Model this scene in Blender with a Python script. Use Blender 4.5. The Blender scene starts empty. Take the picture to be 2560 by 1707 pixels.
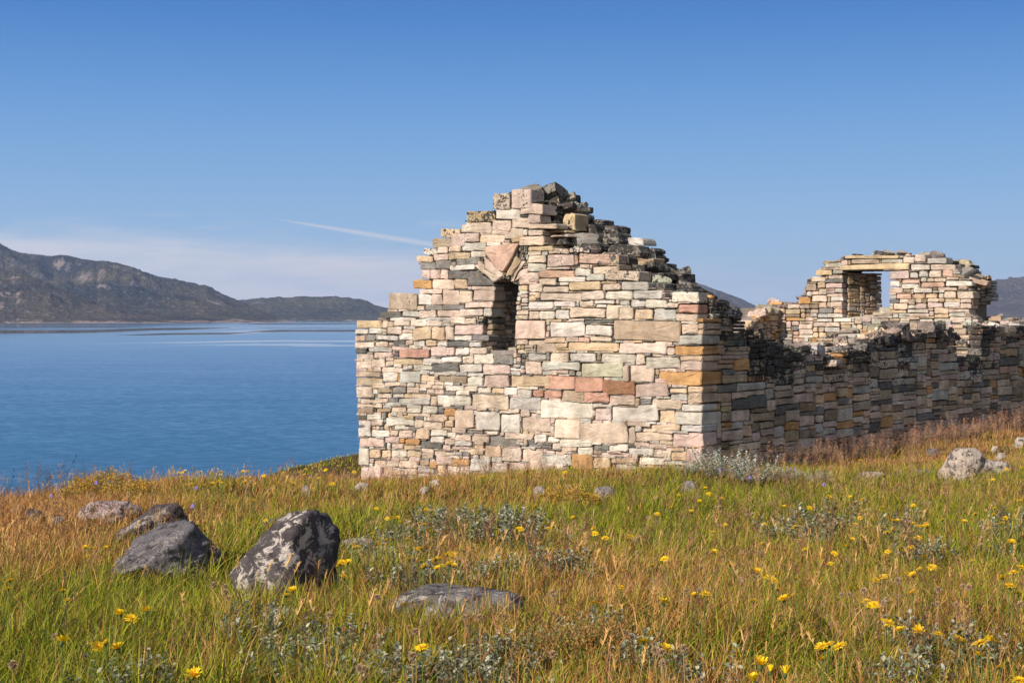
import bpy, math, random
import numpy as np
from mathutils import Vector, noise as mnoise

R = math.radians
SC = bpy.context.scene
COL = SC.collection
F = 3776.0            # focal length in photo pixels (2560 wide)
HX, HY = 1280.0, 793.0   # principal column, eye-level row of the photo

# ------------------------------------------------------------------ camera
cam = bpy.data.cameras.new('camera')
cam.sensor_width = 36.0
cam.lens = 36.0 * F / 2560.0
cam.shift_y = -(853.5 - HY) / 2560.0
cam.clip_start = 0.1
cam.clip_end = 40000
camo = bpy.data.objects.new('camera', cam)
COL.objects.link(camo)
camo.location = (0, 0, 0)
camo.rotation_euler = (R(90), 0, 0)
SC.camera = camo

# ------------------------------------------------------------------ exposure
SC.view_settings.view_transform = 'Standard'
SC.view_settings.look = 'None'
SC.view_settings.gamma = 1.0
SC.view_settings.use_curve_mapping = False
SC.view_settings.exposure = 0.46
SC.cycles.max_bounces = 6
SC.cycles.transparent_max_bounces = 8
SC.cycles.use_denoising = True
SC.cycles.denoiser = 'OPENIMAGEDENOISE'
SC.cycles.denoising_input_passes = 'RGB_ALBEDO_NORMAL'
SC.cycles.denoising_prefilter = 'ACCURATE'

# ------------------------------------------------------------------ sun and sky
SUN_PHI, SUN_EL = R(48), R(32)     # from behind the camera, well to the left
sv = Vector((-math.sin(SUN_PHI) * math.cos(SUN_EL), -math.cos(SUN_PHI) * math.cos(SUN_EL), math.sin(SUN_EL)))
sun = bpy.data.lights.new('sun', 'SUN')
sun.energy = 5.0
sun.angle = R(0.5)
sun.color = (1.0, 0.91, 0.79)
suno = bpy.data.objects.new('sun', sun)
suno.rotation_euler = sv.to_track_quat('Z', 'Y').to_euler()
suno.location = (-40, -30, 40)
COL.objects.link(suno)


class NT:
    """small helper to write node trees"""
    def __init__(self, tree):
        self.t = tree
        tree.nodes.clear()

    def n(self, typ, **kw):
        nd = self.t.nodes.new(typ)
        for k, v in kw.items():
            if k.startswith('i_'):
                key = k[2:]
                key = int(key) if key.isdigit() else key.replace('_', ' ')
                nd.inputs[key].default_value = v
            else:
                setattr(nd, k, v)
        return nd

    def l(self, a, b):
        self.t.links.new(a, b)

    def math(self, op, a, b=None, c=None, clamp=False):
        nd = self.t.nodes.new('ShaderNodeMath')
        nd.operation = op
        nd.use_clamp = clamp
        for i, v in enumerate((a, b, c)):
            if v is None:
                continue
            if isinstance(v, (int, float)):
                nd.inputs[i].default_value = v
            else:
                self.l(v, nd.inputs[i])
        return nd.outputs[0]

    def ramp(self, v, lo, hi, a=0.0, b=1.0, smooth=True):
        nd = self.t.nodes.new('ShaderNodeMapRange')
        nd.interpolation_type = 'SMOOTHSTEP' if smooth else 'LINEAR'
        nd.clamp = True
        for i, x in enumerate((v, lo, hi, a, b)):
            if isinstance(x, (int, float)):
                nd.inputs[i].default_value = x
            else:
                self.l(x, nd.inputs[i])
        return nd.outputs[0]

    def mix(self, fac, a, b, blend='MIX'):
        nd = self.t.nodes.new('ShaderNodeMix')
        nd.data_type = 'RGBA'
        nd.blend_type = blend
        nd.clamp_factor = True
        for s, v in ((nd.inputs[0], fac), (nd.inputs[6], a), (nd.inputs[7], b)):
            if isinstance(v, (int, float)):
                s.default_value = v
            elif isinstance(v, tuple):
                s.default_value = v if len(v) == 4 else (*v, 1)
            else:
                self.l(v, s)
        return nd.outputs[2]

    def noise(self, co, scale, detail=4.0, rough=0.55, dist=0.0):
        nd = self.t.nodes.new('ShaderNodeTexNoise')
        nd.inputs['Scale'].default_value = scale
        nd.inputs['Detail'].default_value = detail
        nd.inputs['Roughness'].default_value = rough
        nd.inputs['Distortion'].default_value = dist
        if co is not None:
            self.l(co, nd.inputs['Vector'])
        return nd.outputs['Fac']

    def mapping(self, co, scale=(1, 1, 1), loc=(0, 0, 0)):
        nd = self.t.nodes.new('ShaderNodeMapping')
        nd.inputs['Scale'].default_value = scale
        nd.inputs['Location'].default_value = loc
        self.l(co, nd.inputs['Vector'])
        return nd.outputs[0]

    def bump(self, h, strength, dist, normal=None):
        nd = self.t.nodes.new('ShaderNodeBump')
        nd.inputs['Strength'].default_value = strength
        nd.inputs['Distance'].default_value = dist
        self.l(h, nd.inputs['Height'])
        if normal is not None:
            self.l(normal, nd.inputs['Normal'])
        return nd.outputs[0]


world = bpy.data.worlds.new('World')
SC.world = world
world.use_nodes = True
w = NT(world.node_tree)
sky = w.n('ShaderNodeTexSky', sky_type='NISHITA', sun_disc=False)
sky.sun_elevation = SUN_EL
sky.sun_rotation = R(180) + SUN_PHI
sky.altitude = 20
sky.air_density = 1.0
sky.dust_density = 0.3
sky.ozone_density = 1.2
tc = w.n('ShaderNodeTexCoord')
sp = w.n('ShaderNodeSeparateXYZ')
w.l(tc.outputs['Generated'], sp.inputs[0])
az = w.math('ARCTAN2', sp.outputs[0], sp.outputs[1])      # 0 ahead, + right
el = w.math('ARCSINE', sp.outputs[2])
cv = w.n('ShaderNodeCombineXYZ')
w.l(w.math('MULTIPLY', az, 14.0), cv.inputs[0])
w.l(w.math('MULTIPLY', el, 110.0), cv.inputs[1])
n1 = w.noise(cv.outputs[0], 1.0, 6, 0.6)
n2 = w.noise(w.mapping(cv.outputs[0], (0.7, 0.45, 1), (5, 3, 1)), 1.0, 4, 0.6)
# low bank of thin cloud on the left
top = w.math('MULTIPLY_ADD', az, -0.05, 0.039)
top = w.math('MULTIPLY_ADD', w.math('SUBTRACT', n2, 0.5), 0.030, top)
bank = w.ramp(w.math('SUBTRACT', top, el), -0.010, 0.012)
bank = w.math('MULTIPLY', bank, w.ramp(n1, 0.3, 0.65, 0.55, 0.97))
bank = w.math('MULTIPLY', bank, w.ramp(az, -0.06, 0.08, 1.0, 0.25))
# wisps above it
wis = w.ramp(n1, 0.52, 0.8)
wis = w.math('MULTIPLY', wis, w.math('MULTIPLY', w.ramp(el, 0.075, 0.055), w.ramp(el, 0.03, 0.05)))
wis = w.math('MULTIPLY', wis, w.ramp(az, -0.06, 0.0, 0.55, 0.0))
# contrail
ln = w.math('MULTIPLY_ADD', az, -0.158, 0.0396)
dl = w.math('ABSOLUTE', w.math('SUBTRACT', el, ln))
wd = w.ramp(az, -0.16, -0.08, 0.0007, 0.0026)
con = w.math('SUBTRACT', 1.0, w.math('DIVIDE', dl, wd), clamp=True)
con = w.math('MULTIPLY', con, w.ramp(az, -0.165, -0.13))
con = w.math('MULTIPLY', con, w.ramp(az, -0.05, 0.0, 0.65, 0.0))
cl = w.math('MAXIMUM', w.math('MAXIMUM', bank, wis), con)
cr = w.n('ShaderNodeValToRGB')
w.l(w.ramp(el, 0.0, 0.5, 0, 1, False), cr.inputs[0])
e_ = cr.color_ramp.elements
KS = 1 / (0.095 * 1.376)
e_[1].position = 1.0
e_[1].color = (*[q * KS * .1 for q in (.035, .12, .38)], 1)
e_[0].color = (*[q * KS * .1 for q in (.42, .57, .75)], 1)
for p_, c_ in ((.057, (.35, .52, .735)), (.16, (.235, .435, .73)), (.282, (.128, .325, .685)), (.394, (.054, .215, .585)), (.5, (.040, .165, .49))):
    x_ = e_.new(p_)
    x_.color = (*[q * KS * .1 for q in c_], 1)
front = w.mix(1.0, cr.outputs[0], (10, 10, 10), 'MULTIPLY')
# sky behind the camera, with an unseen pale veil added as fill light
fill_veil = w.mix(w.ramp(n2, .3, .7, .18, .45), sky.outputs[0], (8.2, 7.5, 6.6))
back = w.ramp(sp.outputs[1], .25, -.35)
skyc = w.mix(back, w.mix(.06, front, sky.outputs[0]), fill_veil)
cloudcol = (5.5, 5.45, 5.8, 1)
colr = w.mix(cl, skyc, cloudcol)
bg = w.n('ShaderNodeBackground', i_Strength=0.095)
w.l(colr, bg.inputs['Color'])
wo = w.n('ShaderNodeOutputWorld')
w.l(bg.outputs[0], wo.inputs[0])

# ------------------------------------------------------------------ general helpers
rng = np.random.default_rng(7)
rnd = random.Random(11)


def _hash(ix, iy, seed):
    h = (ix.astype(np.int64) * 374761393 + iy.astype(np.int64) * 668265263 + seed * 1442695041) & 0x7fffffff
    h = ((h ^ (h >> 13)) * 1274126177) & 0x7fffffff
    return ((h ^ (h >> 16)) & 0xffff) / 65535.0


def vnoise(x, y, seed=0):
    x = np.asarray(x, float); y = np.asarray(y, float)
    ix = np.floor(x); iy = np.floor(y)
    fx = x - ix; fy = y - iy
    fx = fx * fx * (3 - 2 * fx); fy = fy * fy * (3 - 2 * fy)
    a = _hash(ix, iy, seed); b = _hash(ix + 1, iy, seed)
    c = _hash(ix, iy + 1, seed); d = _hash(ix + 1, iy + 1, seed)
    return (a * (1 - fx) + b * fx) * (1 - fy) + (c * (1 - fx) + d * fx) * fy


def fbm(x, y, oct=5, seed=0, gain=0.5, ridged=False):
    s = 0; amp = 1; tot = 0
    for k in range(oct):
        v = vnoise(x * 2 ** k + 17.3 * k, y * 2 ** k - 9.1 * k, seed + k)
        if ridged:
            v = 1 - abs(2 * v - 1)
        s = s + v * amp; tot += amp; amp *= gain
    return s / tot


def smooth(a, b, x):
    t = np.clip((np.asarray(x, float) - a) / (b - a), 0, 1)
    return t * t * (3 - 2 * t)


def new_mat(name):
    m = bpy.data.materials.new(name)
    m.use_nodes = True
    return m, NT(m.node_tree)


def out(nt, sh, disp=None):
    o = nt.n('ShaderNodeOutputMaterial')
    nt.l(sh, o.inputs[0])


def mesh_obj(name, verts, faces, mat, parent=None, loc=(0, 0, 0), colors=None, smooth_shade=False):
    """faces: list of tuples, or (loops, starts, totals) arrays"""
    me = bpy.data.meshes.new(name)
    verts = np.asarray(verts, np.float32)
    if isinstance(faces, tuple) and isinstance(faces[0], np.ndarray):
        loops, starts, totals = faces
    else:
        totals = np.array([len(f) for f in faces], np.int32)
        starts = np.concatenate([[0], np.cumsum(totals)[:-1]]).astype(np.int32)
        loops = np.fromiter((i for f in faces for i in f), np.int32, int(totals.sum()))
    me.vertices.add(len(verts)); me.vertices.foreach_set('co', verts.ravel())
    me.loops.add(len(loops)); me.loops.foreach_set('vertex_index', loops.astype(np.int32))
    me.polygons.add(len(starts)); me.polygons.foreach_set('loop_start', starts.astype(np.int32))
    try:
        me.polygons.foreach_set('loop_total', totals.astype(np.int32))
    except Exception:
        pass
    me.update(calc_edges=True)
    if colors is not None:
        at = me.color_attributes.new('col', 'FLOAT_COLOR', 'POINT')
        at.data.foreach_set('color', np.asarray(colors, np.float32).ravel())
    me.polygons.foreach_set('use_smooth', np.full(len(starts), smooth_shade, bool))
    me.validate()
    if mat:
        me.materials.append(mat)
    o = bpy.data.objects.new(name, me)
    COL.objects.link(o)
    o.parent = parent
    o.location = loc
    return o


def tag(o, label=None, cat=None, group=None, kind=None):
    if label: o['label'] = label
    if cat: o['category'] = cat
    if group: o['group'] = group
    if kind: o['kind'] = kind
    return o


def empty(name, loc=(0, 0, 0), rz=0):
    o = bpy.data.objects.new(name, None)
    COL.objects.link(o)
    o.location = loc
    o.rotation_euler = (0, 0, rz)
    o.empty_display_size = 0.1
    return o


def grid_faces(nx, ny):
    i = np.arange(nx - 1)[None, :] + np.arange(ny - 1)[:, None] * nx
    i = i.ravel()
    q = np.stack([i, i + 1, i + 1 + nx, i + nx], 1)
    n = len(q)
    return (q.ravel(), np.arange(n) * 4, np.full(n, 4))


def copy_tree(o, parent=None):
    c = o.copy()
    COL.objects.link(c)
    c.parent = parent
    for ch in list(o.children):
        copy_tree(ch, c)
    return c


# ------------------------------------------------------------------ ground
CA, SA = math.cos(R(40)), math.sin(R(40))
O2 = np.array([3.02, 24.0])            # nearest corner of the church
UD = np.array([-CA, SA])               # along the near gable, leftwards
AD = np.array([SA, CA])                # along the church axis, away
CP = np.array([
    (0, 0, -1.0), (0, 4.5, -1.12), (-2, 3, -1.1), (2.5, 3, -1.05), (-1.04, 6.8, -1.27), (1.6, 4.7, -1.15), (-1.8, 8.0, -1.36), (-1.2, 5, -1.15),
    (0.6, 9, -1.42), (2.8, 9, -1.40), (-3.2, 11.7, -1.56), (0, 14, -1.72), (4, 14, -1.70), (0.4, 20, -2.12),
    (6.05, 20, -2.02), (9, 24, -2.25), (3.05, 23.7, -2.52), (8.2, 30, -2.52), (11.6, 34, -2.52), (14, 34, -2.35), (16, 45, -2.5),
    (0.0, 26.3, -3.02), (-2.9, 28.8, -3.62), (-3.6, 32, -3.72),
    (-4.0, 11.7, -1.60), (-4.2, 12.6, -1.56), (-5.3, 15.5, -2.0), (-5.4, 20, -2.26), (-5.8, 25, -2.82), (-5.9, 31, -3.35), (-5.85, 38, -3.9),
    (-4.3, 43, -4.2), (-2, 50, -4.6), (-1.6, 22, -2.5), (-3.0, 18, -2.12), (-3.2, 22, -2.62),
    (-7, 13, -2.3), (-9, 16, -4.2), (-9, 21, -4.3), (-10, 27, -5.2), (-10, 35, -5.9), (-9.5, 45, -6.9), (-6, 56, -7.5), (0, 62, -7.5),
    (-7, 6, -1.8), (-6, 2, -1.5), (8, 4, -1.0), (9, 12, -1.4), (3, 36, -3.0), (6, 46, -3.6), (20, 60, -4), (14, 20, -1.7), (20, 34, -2.2), (22, 8, -1.0), (0, -6, -.9), (-14, 8, -5)
], float)


def _tps(r2):
    return np.where(r2 > 1e-9, r2 * np.log(np.maximum(r2, 1e-9)), 0)


_n = len(CP)
_K = _tps(((CP[:, None, :2] - CP[None, :, :2]) ** 2).sum(-1)) + np.eye(_n) * 2.0
_P = np.concatenate([np.ones((_n, 1)), CP[:, :2]], 1)
_A = np.zeros((_n + 3, _n + 3))
_A[:_n, :_n] = _K; _A[:_n, _n:] = _P; _A[_n:, :_n] = _P.T
_sol = np.linalg.solve(_A, np.concatenate([CP[:, 2], [0, 0, 0]]))
SEA = -10.0


def ground(x, y):
    x = np.asarray(x, float); y = np.asarray(y, float)
    shp = np.broadcast(x, y).shape
    xf = np.broadcast_to(x, shp).ravel(); yf = np.broadcast_to(y, shp).ravel()
    z = np.zeros(len(xf))
    for a in range(0, len(xf), 40000):
        xa, ya = xf[a:a + 40000], yf[a:a + 40000]
        r2 = (xa[:, None] - CP[None, :, 0]) ** 2 + (ya[:, None] - CP[None, :, 1]) ** 2
        z[a:a + 40000] = _tps(r2) @ _sol[:_n] + _sol[_n] + _sol[_n + 1] * xa + _sol[_n + 2] * ya
    # keep the extrapolation tame: fall to the shore on the left and far side
    dl = np.maximum(-xf - 13, 0); df = np.maximum(yf - 62, 0); dr = np.maximum(xf - 22, 0)
    core = np.maximum(np.maximum(dl, df), dr)
    far = -8 - 0.10 * np.maximum(dl, 0) - 0.07 * df
    far = np.where((xf > 10), -4 - 0.02 * df + 0 * dr, far)
    k = smooth(0, 12, core)
    z = np.clip(z, -14, 0.5) * (1 - k) + far * k
    z = z + (fbm(xf * .7, yf * .7, 4, 3) - .5) * .24 + (fbm(xf * 2.6, yf * 2.6, 3, 9) - .5) * .07
    return z.reshape(shp)


def hit_ground(px, py, h=0.0):
    """where the sight line through photo pixel (px,py) comes within h of the ground"""
    dx = (px - HX) / F; dz = -(py - HY) / F
    ys = np.concatenate([np.arange(3.0, 30, .02), np.arange(30, 70, .05)])
    g = ground(dx * ys, ys) + h
    below = np.nonzero(dz * ys <= g)[0]
    i = below[0] if len(below) else len(ys) - 1
    return float(dx * ys[i]), float(ys[i]), float(g[i] - h)


def ground_sheet():
    xs = np.concatenate([np.linspace(-160, -30, 27), np.linspace(-28, 28, 225), np.linspace(31, 400, 38)])
    ys = np.concatenate([np.linspace(-60, 0, 13), np.linspace(1, 62, 245), np.linspace(65, 400, 40)])
    X, Y = np.meshgrid(xs, ys)
    Z = ground(X, Y)
    v = np.stack([X, Y, Z], -1).reshape(-1, 3)
    m, t = new_mat('meadow soil')
    co = t.n('ShaderNodeTexCoord').outputs['Object']
    a = t.noise(co, 1.2, 6, .6); b = t.noise(co, 30, 4, .6); c = t.noise(co, 0.35, 3, .5)
    col = t.mix(a, (.028, .034, .009), (.09, .055, .02))
    col = t.mix(t.ramp(b, .4, .7, 0, .6), col, (.05, .028, .014))
    col = t.mix(t.ramp(c, .4, .65, 0, .5), col, (.09, .06, .022))
    bs = t.n('ShaderNodeBsdfPrincipled', i_Roughness=.95)
    bs.inputs['Specular IOR Level'].default_value = .1
    t.l(col, bs.inputs['Base Color'])
    t.l(t.bump(b, .8, .03), bs.inputs['Normal'])
    out(t, bs.outputs[0])
    o = mesh_obj('ground', v, grid_faces(len(xs), len(ys)), m, smooth_shade=True)
    tag(o, kind='structure')
    return o


ground_sheet()

# ------------------------------------------------------------------ sea


def sea():
    m, t = new_mat('sea water')
    g = t.n('ShaderNodeNewGeometry')
    pos = g.outputs['Position']
    s = t.n('ShaderNodeSeparateXYZ'); t.l(pos, s.inputs[0])
    Y = s.outputs[1]; X = s.outputs[0]
    lg = t.math('LOGARITHM', t.math('MAXIMUM', Y, 10.0), 10.0)
    wob = t.noise(t.mapping(pos, (.006, .002, 1)), 1.0, 4, .6)
    Yw = t.math('ADD', Y, t.math('MULTIPLY', t.math('SUBTRACT', wob, .5), 260))
    calm = None
    # slicks: long smooth bands across the fjord (centre, half width, from x, to x, slope)
    for yc, hw, x0, x1, sl in ((1050, 115, -2500, -235, .0), (1560, 75, -2500, -360, 0), (1290, 120, -345, -245, .3), (1105, 85, -225, 900, 0), (1370, 26, -270, 900, 0), (915, 62, -232, -150, .6),
                               (660, 26, -190, 120, .55), (565, 18, -150, 60, .5), (1900, 45, -900, -400, 0), (2250, 130, -430, 900, 0)):
        d = t.math('ABSOLUTE', t.math('SUBTRACT', t.math('MULTIPLY_ADD', X, -sl, Yw), yc + (0 if sl == 0 else -sl * (x0 + x1) / 2)))
        m_ = t.ramp(d, hw * 1.25, hw * .8)
        wx = min(80, max(25, .3 * (x1 - x0))) if x1 < 500 else 60
        m_ = t.math('MULTIPLY', m_, t.math('MULTIPLY', t.ramp(X, x0, x0 + wx), t.ramp(X, x1, x1 - wx)))
        if hw < 27 and yc < 700:
            m_ = t.math('MULTIPLY', m_, .6)
        calm = m_ if calm is None else t.math('MAXIMUM', calm, m_)
    def nvec(scale, amp):
        nd = t.n('ShaderNodeTexNoise')
        nd.inputs['Scale'].default_value = 1.0; nd.inputs['Detail'].default_value = 5; nd.inputs['Roughness'].default_value = .6
        t.l(t.mapping(pos, scale), nd.inputs['Vector'])
        v = t.n('ShaderNodeVectorMath', operation='SUBTRACT'); t.l(nd.outputs['Color'], v.inputs[0]); v.inputs[1].default_value = (.5, .5, .5)
        v2 = t.n('ShaderNodeVectorMath', operation='SCALE'); t.l(v.outputs[0], v2.inputs[0])
        v2.inputs['Scale'].default_value = amp
        return v2.outputs[0]
    add = t.n('ShaderNodeVectorMath', operation='ADD')
    t.l(nvec((.8, 1.3, 1), .17), add.inputs[0]); t.l(nvec((.05, .09, 1), .06), add.inputs[1])
    sc_ = t.n('ShaderNodeVectorMath', operation='SCALE'); t.l(add.outputs[0], sc_.inputs[0])
    rough_ = t.ramp(calm, 0, 1, 1, .02)
    t.l(t.math('MULTIPLY', rough_, t.ramp(lg, 2.0, 3.0, 1.0, .22)), sc_.inputs['Scale'])
    flat_ = t.n('ShaderNodeVectorMath', operation='MULTIPLY'); t.l(sc_.outputs[0], flat_.inputs[0]); flat_.inputs[1].default_value = (1, 1, 0)
    # the ripple faces that the low sight line meets lean towards the shore
    cx = t.n('ShaderNodeCombineXYZ')
    t.l(t.math('MULTIPLY', rough_, t.ramp(lg, 2.0, 3.35, -.058, -.020)), cx.inputs[1]); cx.inputs[2].default_value = 1
    nn_ = t.n('ShaderNodeVectorMath', operation='ADD'); t.l(cx.outputs[0], nn_.inputs[0]); t.l(flat_.outputs[0], nn_.inputs[1])
    nz_ = t.n('ShaderNodeVectorMath', operation='NORMALIZE'); t.l(nn_.outputs[0], nz_.inputs[0])
    shallow = t.ramp(t.math('ADD', Y, t.math('MULTIPLY', t.noise(t.mapping(pos, (.012, .02, 1)), 1.0, 4), 70)), 95, 330)
    col = t.mix(shallow, (.034, .105, .155), (.048, .092, .15))
    bs = t.n('ShaderNodeBsdfPrincipled', i_IOR=1.333)
    t.l(col, bs.inputs['Base Color'])
    t.l(t.ramp(calm, 0, 1, .12, .02), bs.inputs['Roughness'])
    t.l(nz_.outputs[0], bs.inputs['Normal'])
    out(t, bs.outputs[0])
    xs = np.linspace(-7000, 7000, 15); ys = np.linspace(-900, 9000, 12)
    X, Yv = np.meshgrid(xs, ys)
    v = np.stack([X, Yv, np.full_like(X, SEA)], -1).reshape(-1, 3)
    tag(mesh_obj('sea', v, grid_faces(len(xs), len(ys)), m), kind='structure')


sea()

# ------------------------------------------------------------------ hills across the water


def hill_mat(name, veg, rock, dark, pale_shore):
    m, t = new_mat(name)
    g = t.n('ShaderNodeNewGeometry')
    pos = g.outputs['Position']
    s = t.n('ShaderNodeSeparateXYZ'); t.l(pos, s.inputs[0])
    a = t.noise(t.mapping(pos, (1, 1, 2.2)), .004, 8, .65)
    b = t.noise(pos, .018, 7, .7)
    c = t.noise(pos, .06, 5, .7)
    ns = t.n('ShaderNodeSeparateXYZ'); t.l(g.outputs['Normal'], ns.inputs[0])
    steep = t.ramp(ns.outputs[2], .93, .72)
    rk = t.math('ADD', t.math('MULTIPLY', b, .7), t.math('MULTIPLY', steep, .10))
    col = t.mix(t.ramp(a, .35, .65), veg, dark)
    col = t.mix(t.ramp(rk, .40, .52), col, rock)
    col = t.mix(t.ramp(c, .56, .70, 0, .55), col, tuple(min(1, x * 1.5) for x in rock))
    sh = t.math('ADD', s.outputs[2], t.math('MULTIPLY', b, -34))
    col = t.mix(t.ramp(sh, -23, -28, 0, .9), col, pale_shore)
    bs = t.n('ShaderNodeBsdfPrincipled', i_Roughness=1.0)
    bs.inputs['Specular IOR Level'].default_value = 0
    t.l(col, bs.inputs['Base Color'])
    t.l(t.bump(t.math('ADD', b, c), 1.0, 40), bs.inputs['Normal'])
    out(t, bs.outputs[0])
    return m


def hill(name, sil, d0, d1, d2, seed, mat, amp=.5, shore_wob=120, nx=420, ny=130):
    """terrain whose skyline as seen from the viewpoint follows sil [(photo x, photo y)]"""
    sil = np.array(sil, float)
    xs = np.linspace(sil[0, 0], sil[-1, 0], nx)
    q = (xs - HX) / F
    ang = np.interp(xs, sil[:, 0], (HY - sil[:, 1]) / F)
    ang = ang + (fbm(xs / 26, xs * 0 + seed, 5, seed + 2) - .5) * .0016 * np.clip(ang / .02, 0, 1)
    t = np.linspace(0, 1, ny)
    T, Q = np.meshgrid(t, q, indexing='ij')
    wob = (fbm(Q * 14, Q * 0 + seed, 4, seed) - .5) * shore_wob
    D = d0 + wob * (1 - T) + T * (d2 - d0)
    tr = (d1 - d0) / (d2 - d0)
    prof = np.where(T < tr, np.sin(np.clip(T / tr, 0, 1) * math.pi / 2) ** 1.15, np.cos((T - tr) / (1 - tr) * math.pi / 2) ** 1.0)
    X = Q * D; Y = D
    rel = fbm(X / 560 + Y / 900, Y / 560, 7, seed, .55, True) * .6 + fbm(X / 150, Y / 150, 5, seed + 20, .6, True) * .4
    rel = np.clip((rel - .35) / .5, 0, 1.2)
    base = prof * (1 - amp + amp * 1.3 * rel)
    base = np.maximum(base, 0)
    z = np.zeros_like(base)
    zz = ang * d1 + 12
    for _ in range(4):
        z = base * zz + SEA - 2
        cur = (z / D).max(0)
        # move the column scale so its highest sight line meets the skyline
        zz = np.maximum(zz * np.clip((ang * d1 + 12) / np.maximum(cur * d1 + 12, 1), .4, 2.5), 4)
    z = base * zz + SEA - 2
    crag = fbm(X / 110, Y / 110, 4, seed + 50, .6, True) - .55
    z = z + crag * np.clip(z - SEA, 0, 60) / 60 * 42 * smooth(.95, .6, T / tr)
    v = np.stack([X, Y, z], -1).reshape(-1, 3)
    tag(mesh_obj(name, v, grid_faces(nx, ny), mat, smooth_shade=True), kind='structure')


k = 1.0884
mA = hill_mat('fjord hillside', (.125, .108, .06), (.38, .30, .275), (.034, .040, .044), (.50, .36, .29))
hill('hills', [(-900, 640), (-500, 640), (-200, 618), (0, 558 * k), (20 * k, 570 * k), (45 * k, 579 * k), (105 * k, 588 * k), (150 * k, 586 * k), (200 * k, 596 * k), (260 * k, 602 * k), (300 * k, 612 * k),
               (350 * k, 630 * k), (400 * k, 644 * k), (450 * k, 655 * k), (500 * k, 672 * k), (540 * k, 688 * k), (600 * k, 712 * k), (640 * k, 733 * k), (680 * k, 742 * k)],
     2750, 3900, 5200, 5, mA, .45)
mA2 = hill_mat('near spur', (.13, .105, .065), (.38, .29, .26), (.06, .055, .048), (.50, .37, .30))
hill('hills', [(-700, 700), (-300, 660), (-60, 662), (0, 672), (50, 682), (110, 702), (190, 738), (260, 757), (330, 775), (400, 786), (470, 796), (540, 803)], 2560, 2950, 3500, 67, mA2, .35)
mB = hill_mat('far hillside', (.12, .115, .07), (.27, .23, .21), (.05, .055, .045), (.42, .32, .27))
hill('hills', [(300, 780), (440, 762), (520, 757), (570 * k, 690 * k), (600 * k, 688 * k), (640 * k, 683 * k), (700 * k, 681 * k), (760 * k, 681 * k), (800 * k, 684 * k), (830 * k, 692 * k), (860 * k, 700 * k),
               (900 * k, 710 * k), (1000 * k, 718 * k), (1150 * k, 722 * k), (1300 * k, 726 * k)], 3700, 4300, 5600, 23, mB, .3)
mC = hill_mat('mountainside', (.16, .135, .12), (.30, .25, .24), (.11, .10, .095), (.22, .19, .17))
hill('mountains', [(1500, 760), (1600, 722), (1660, 704), (1700, 700), (1730, 703), (1760, 712), (1800, 727), (1850, 745), (1900, 770), (1960, 784), (2100, 788), (2300, 780), (2400, 750), (2450, 716), (2490, 700),
                   (2530, 696), (2570, 690), (2650, 672), (2800, 640), (3000, 600), (3400, 640)], 3300, 4800, 6800, 41, mC, .35)

# ------------------------------------------------------------------ masonry


PAL = {
    'w': (.65, .60, .53), 'c': (.63, .515, .42), 'p': (.58, .45, .395), 'a': (.61, .46, .32), 's': (.56, .38, .29), 'S': (.55, .32, .24),
    'P': (.60, .42, .34), 'o': (.55, .32, .14), 'O': (.50, .29, .13), 'y': (.55, .43, .28), 'g': (.50, .475, .43), 'd': (.23, .22, .205),
    'D': (.15, .148, .14), 'b': (.30, .235, .165), 'B': (.33, .18, .11), 't': (.45, .36, .27), 'T': (.47, .35, .26), 'l': (.48, .445, .36),
    'L': (.52, .50, .37), 'v': (.16, .12, .13), 'k': (.30, .27, .23),
}


def stone_mat():
    m, t = new_mat('ruin stone')
    co = t.n('ShaderNodeTexCoord').outputs['Object']
    at = t.n('ShaderNodeAttribute', attribute_name='col')
    base = at.outputs['Color']; lich = at.outputs['Alpha']
    a = t.noise(co, 5.0, 6, .65); b = t.noise(co, 22, 6, .7); c = t.noise(co, 2.1, 3, .5); d = t.noise(co, 60, 3, .6)
    col = t.mix(1.0, base, t.mix(t.ramp(a, .3, .7), (.74, .73, .73), (1.16, 1.15, 1.14)), 'MULTIPLY')
    wx_ = t.noise(t.mapping(co, (1.6, 1.6, .55), (2, 5, 1)), 1.3, 5, .6)
    col = t.mix(1.0, col, t.mix(t.ramp(wx_, .34, .62), (.78, .75, .71), (1.08, 1.07, 1.06)), 'MULTIPLY')
    # rusty veins, ochre lichen
    col = t.mix(t.math('MULTIPLY', t.ramp(b, .57, .70), t.ramp(c, .48, .60)), col, (.46, .24, .11))
    e = t.noise(t.mapping(co, (1, 1, 1), (7, 3, 9)), 3.3, 4, .6)
    col = t.mix(t.math('MULTIPLY', t.ramp(e, .60, .72), t.math('MULTIPLY', lich, .8)), col, (.42, .36, .17))
    # grains and black crustose lichen
    col = t.mix(t.ramp(d, .63, .72, 0, .55), col, (.20, .16, .13))
    thr = t.math('MULTIPLY_ADD', lich, -.40, .80)
    k1 = t.math('ADD', t.math('MULTIPLY', b, .55), t.math('MULTIPLY', a, .45))
    k2 = t.math('SUBTRACT', k1, thr)
    col = t.mix(t.ramp(k2, -.012, .018, 0, .95), col, (.026, .024, .024))
    col = t.mix(t.math('MULTIPLY', t.ramp(e, .55, .62), t.math('MULTIPLY', t.ramp(k2, -.01, .03), t.ramp(b, .5, .62, 0, .5))), col, (.33, .32, .29))
    bs = t.n('ShaderNodeBsdfPrincipled', i_Roughness=.92)
    bs.inputs['Specular IOR Level'].default_value = .25
    t.l(col, bs.inputs['Base Color'])
    hh = t.math('ADD', t.math('MULTIPLY', a, 1.0), t.math('MULTIPLY', b, .5))
    t.l(t.bump(hh, .65, .035), bs.inputs['Normal'])
    out(t, bs.outputs[0])
    return m


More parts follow.
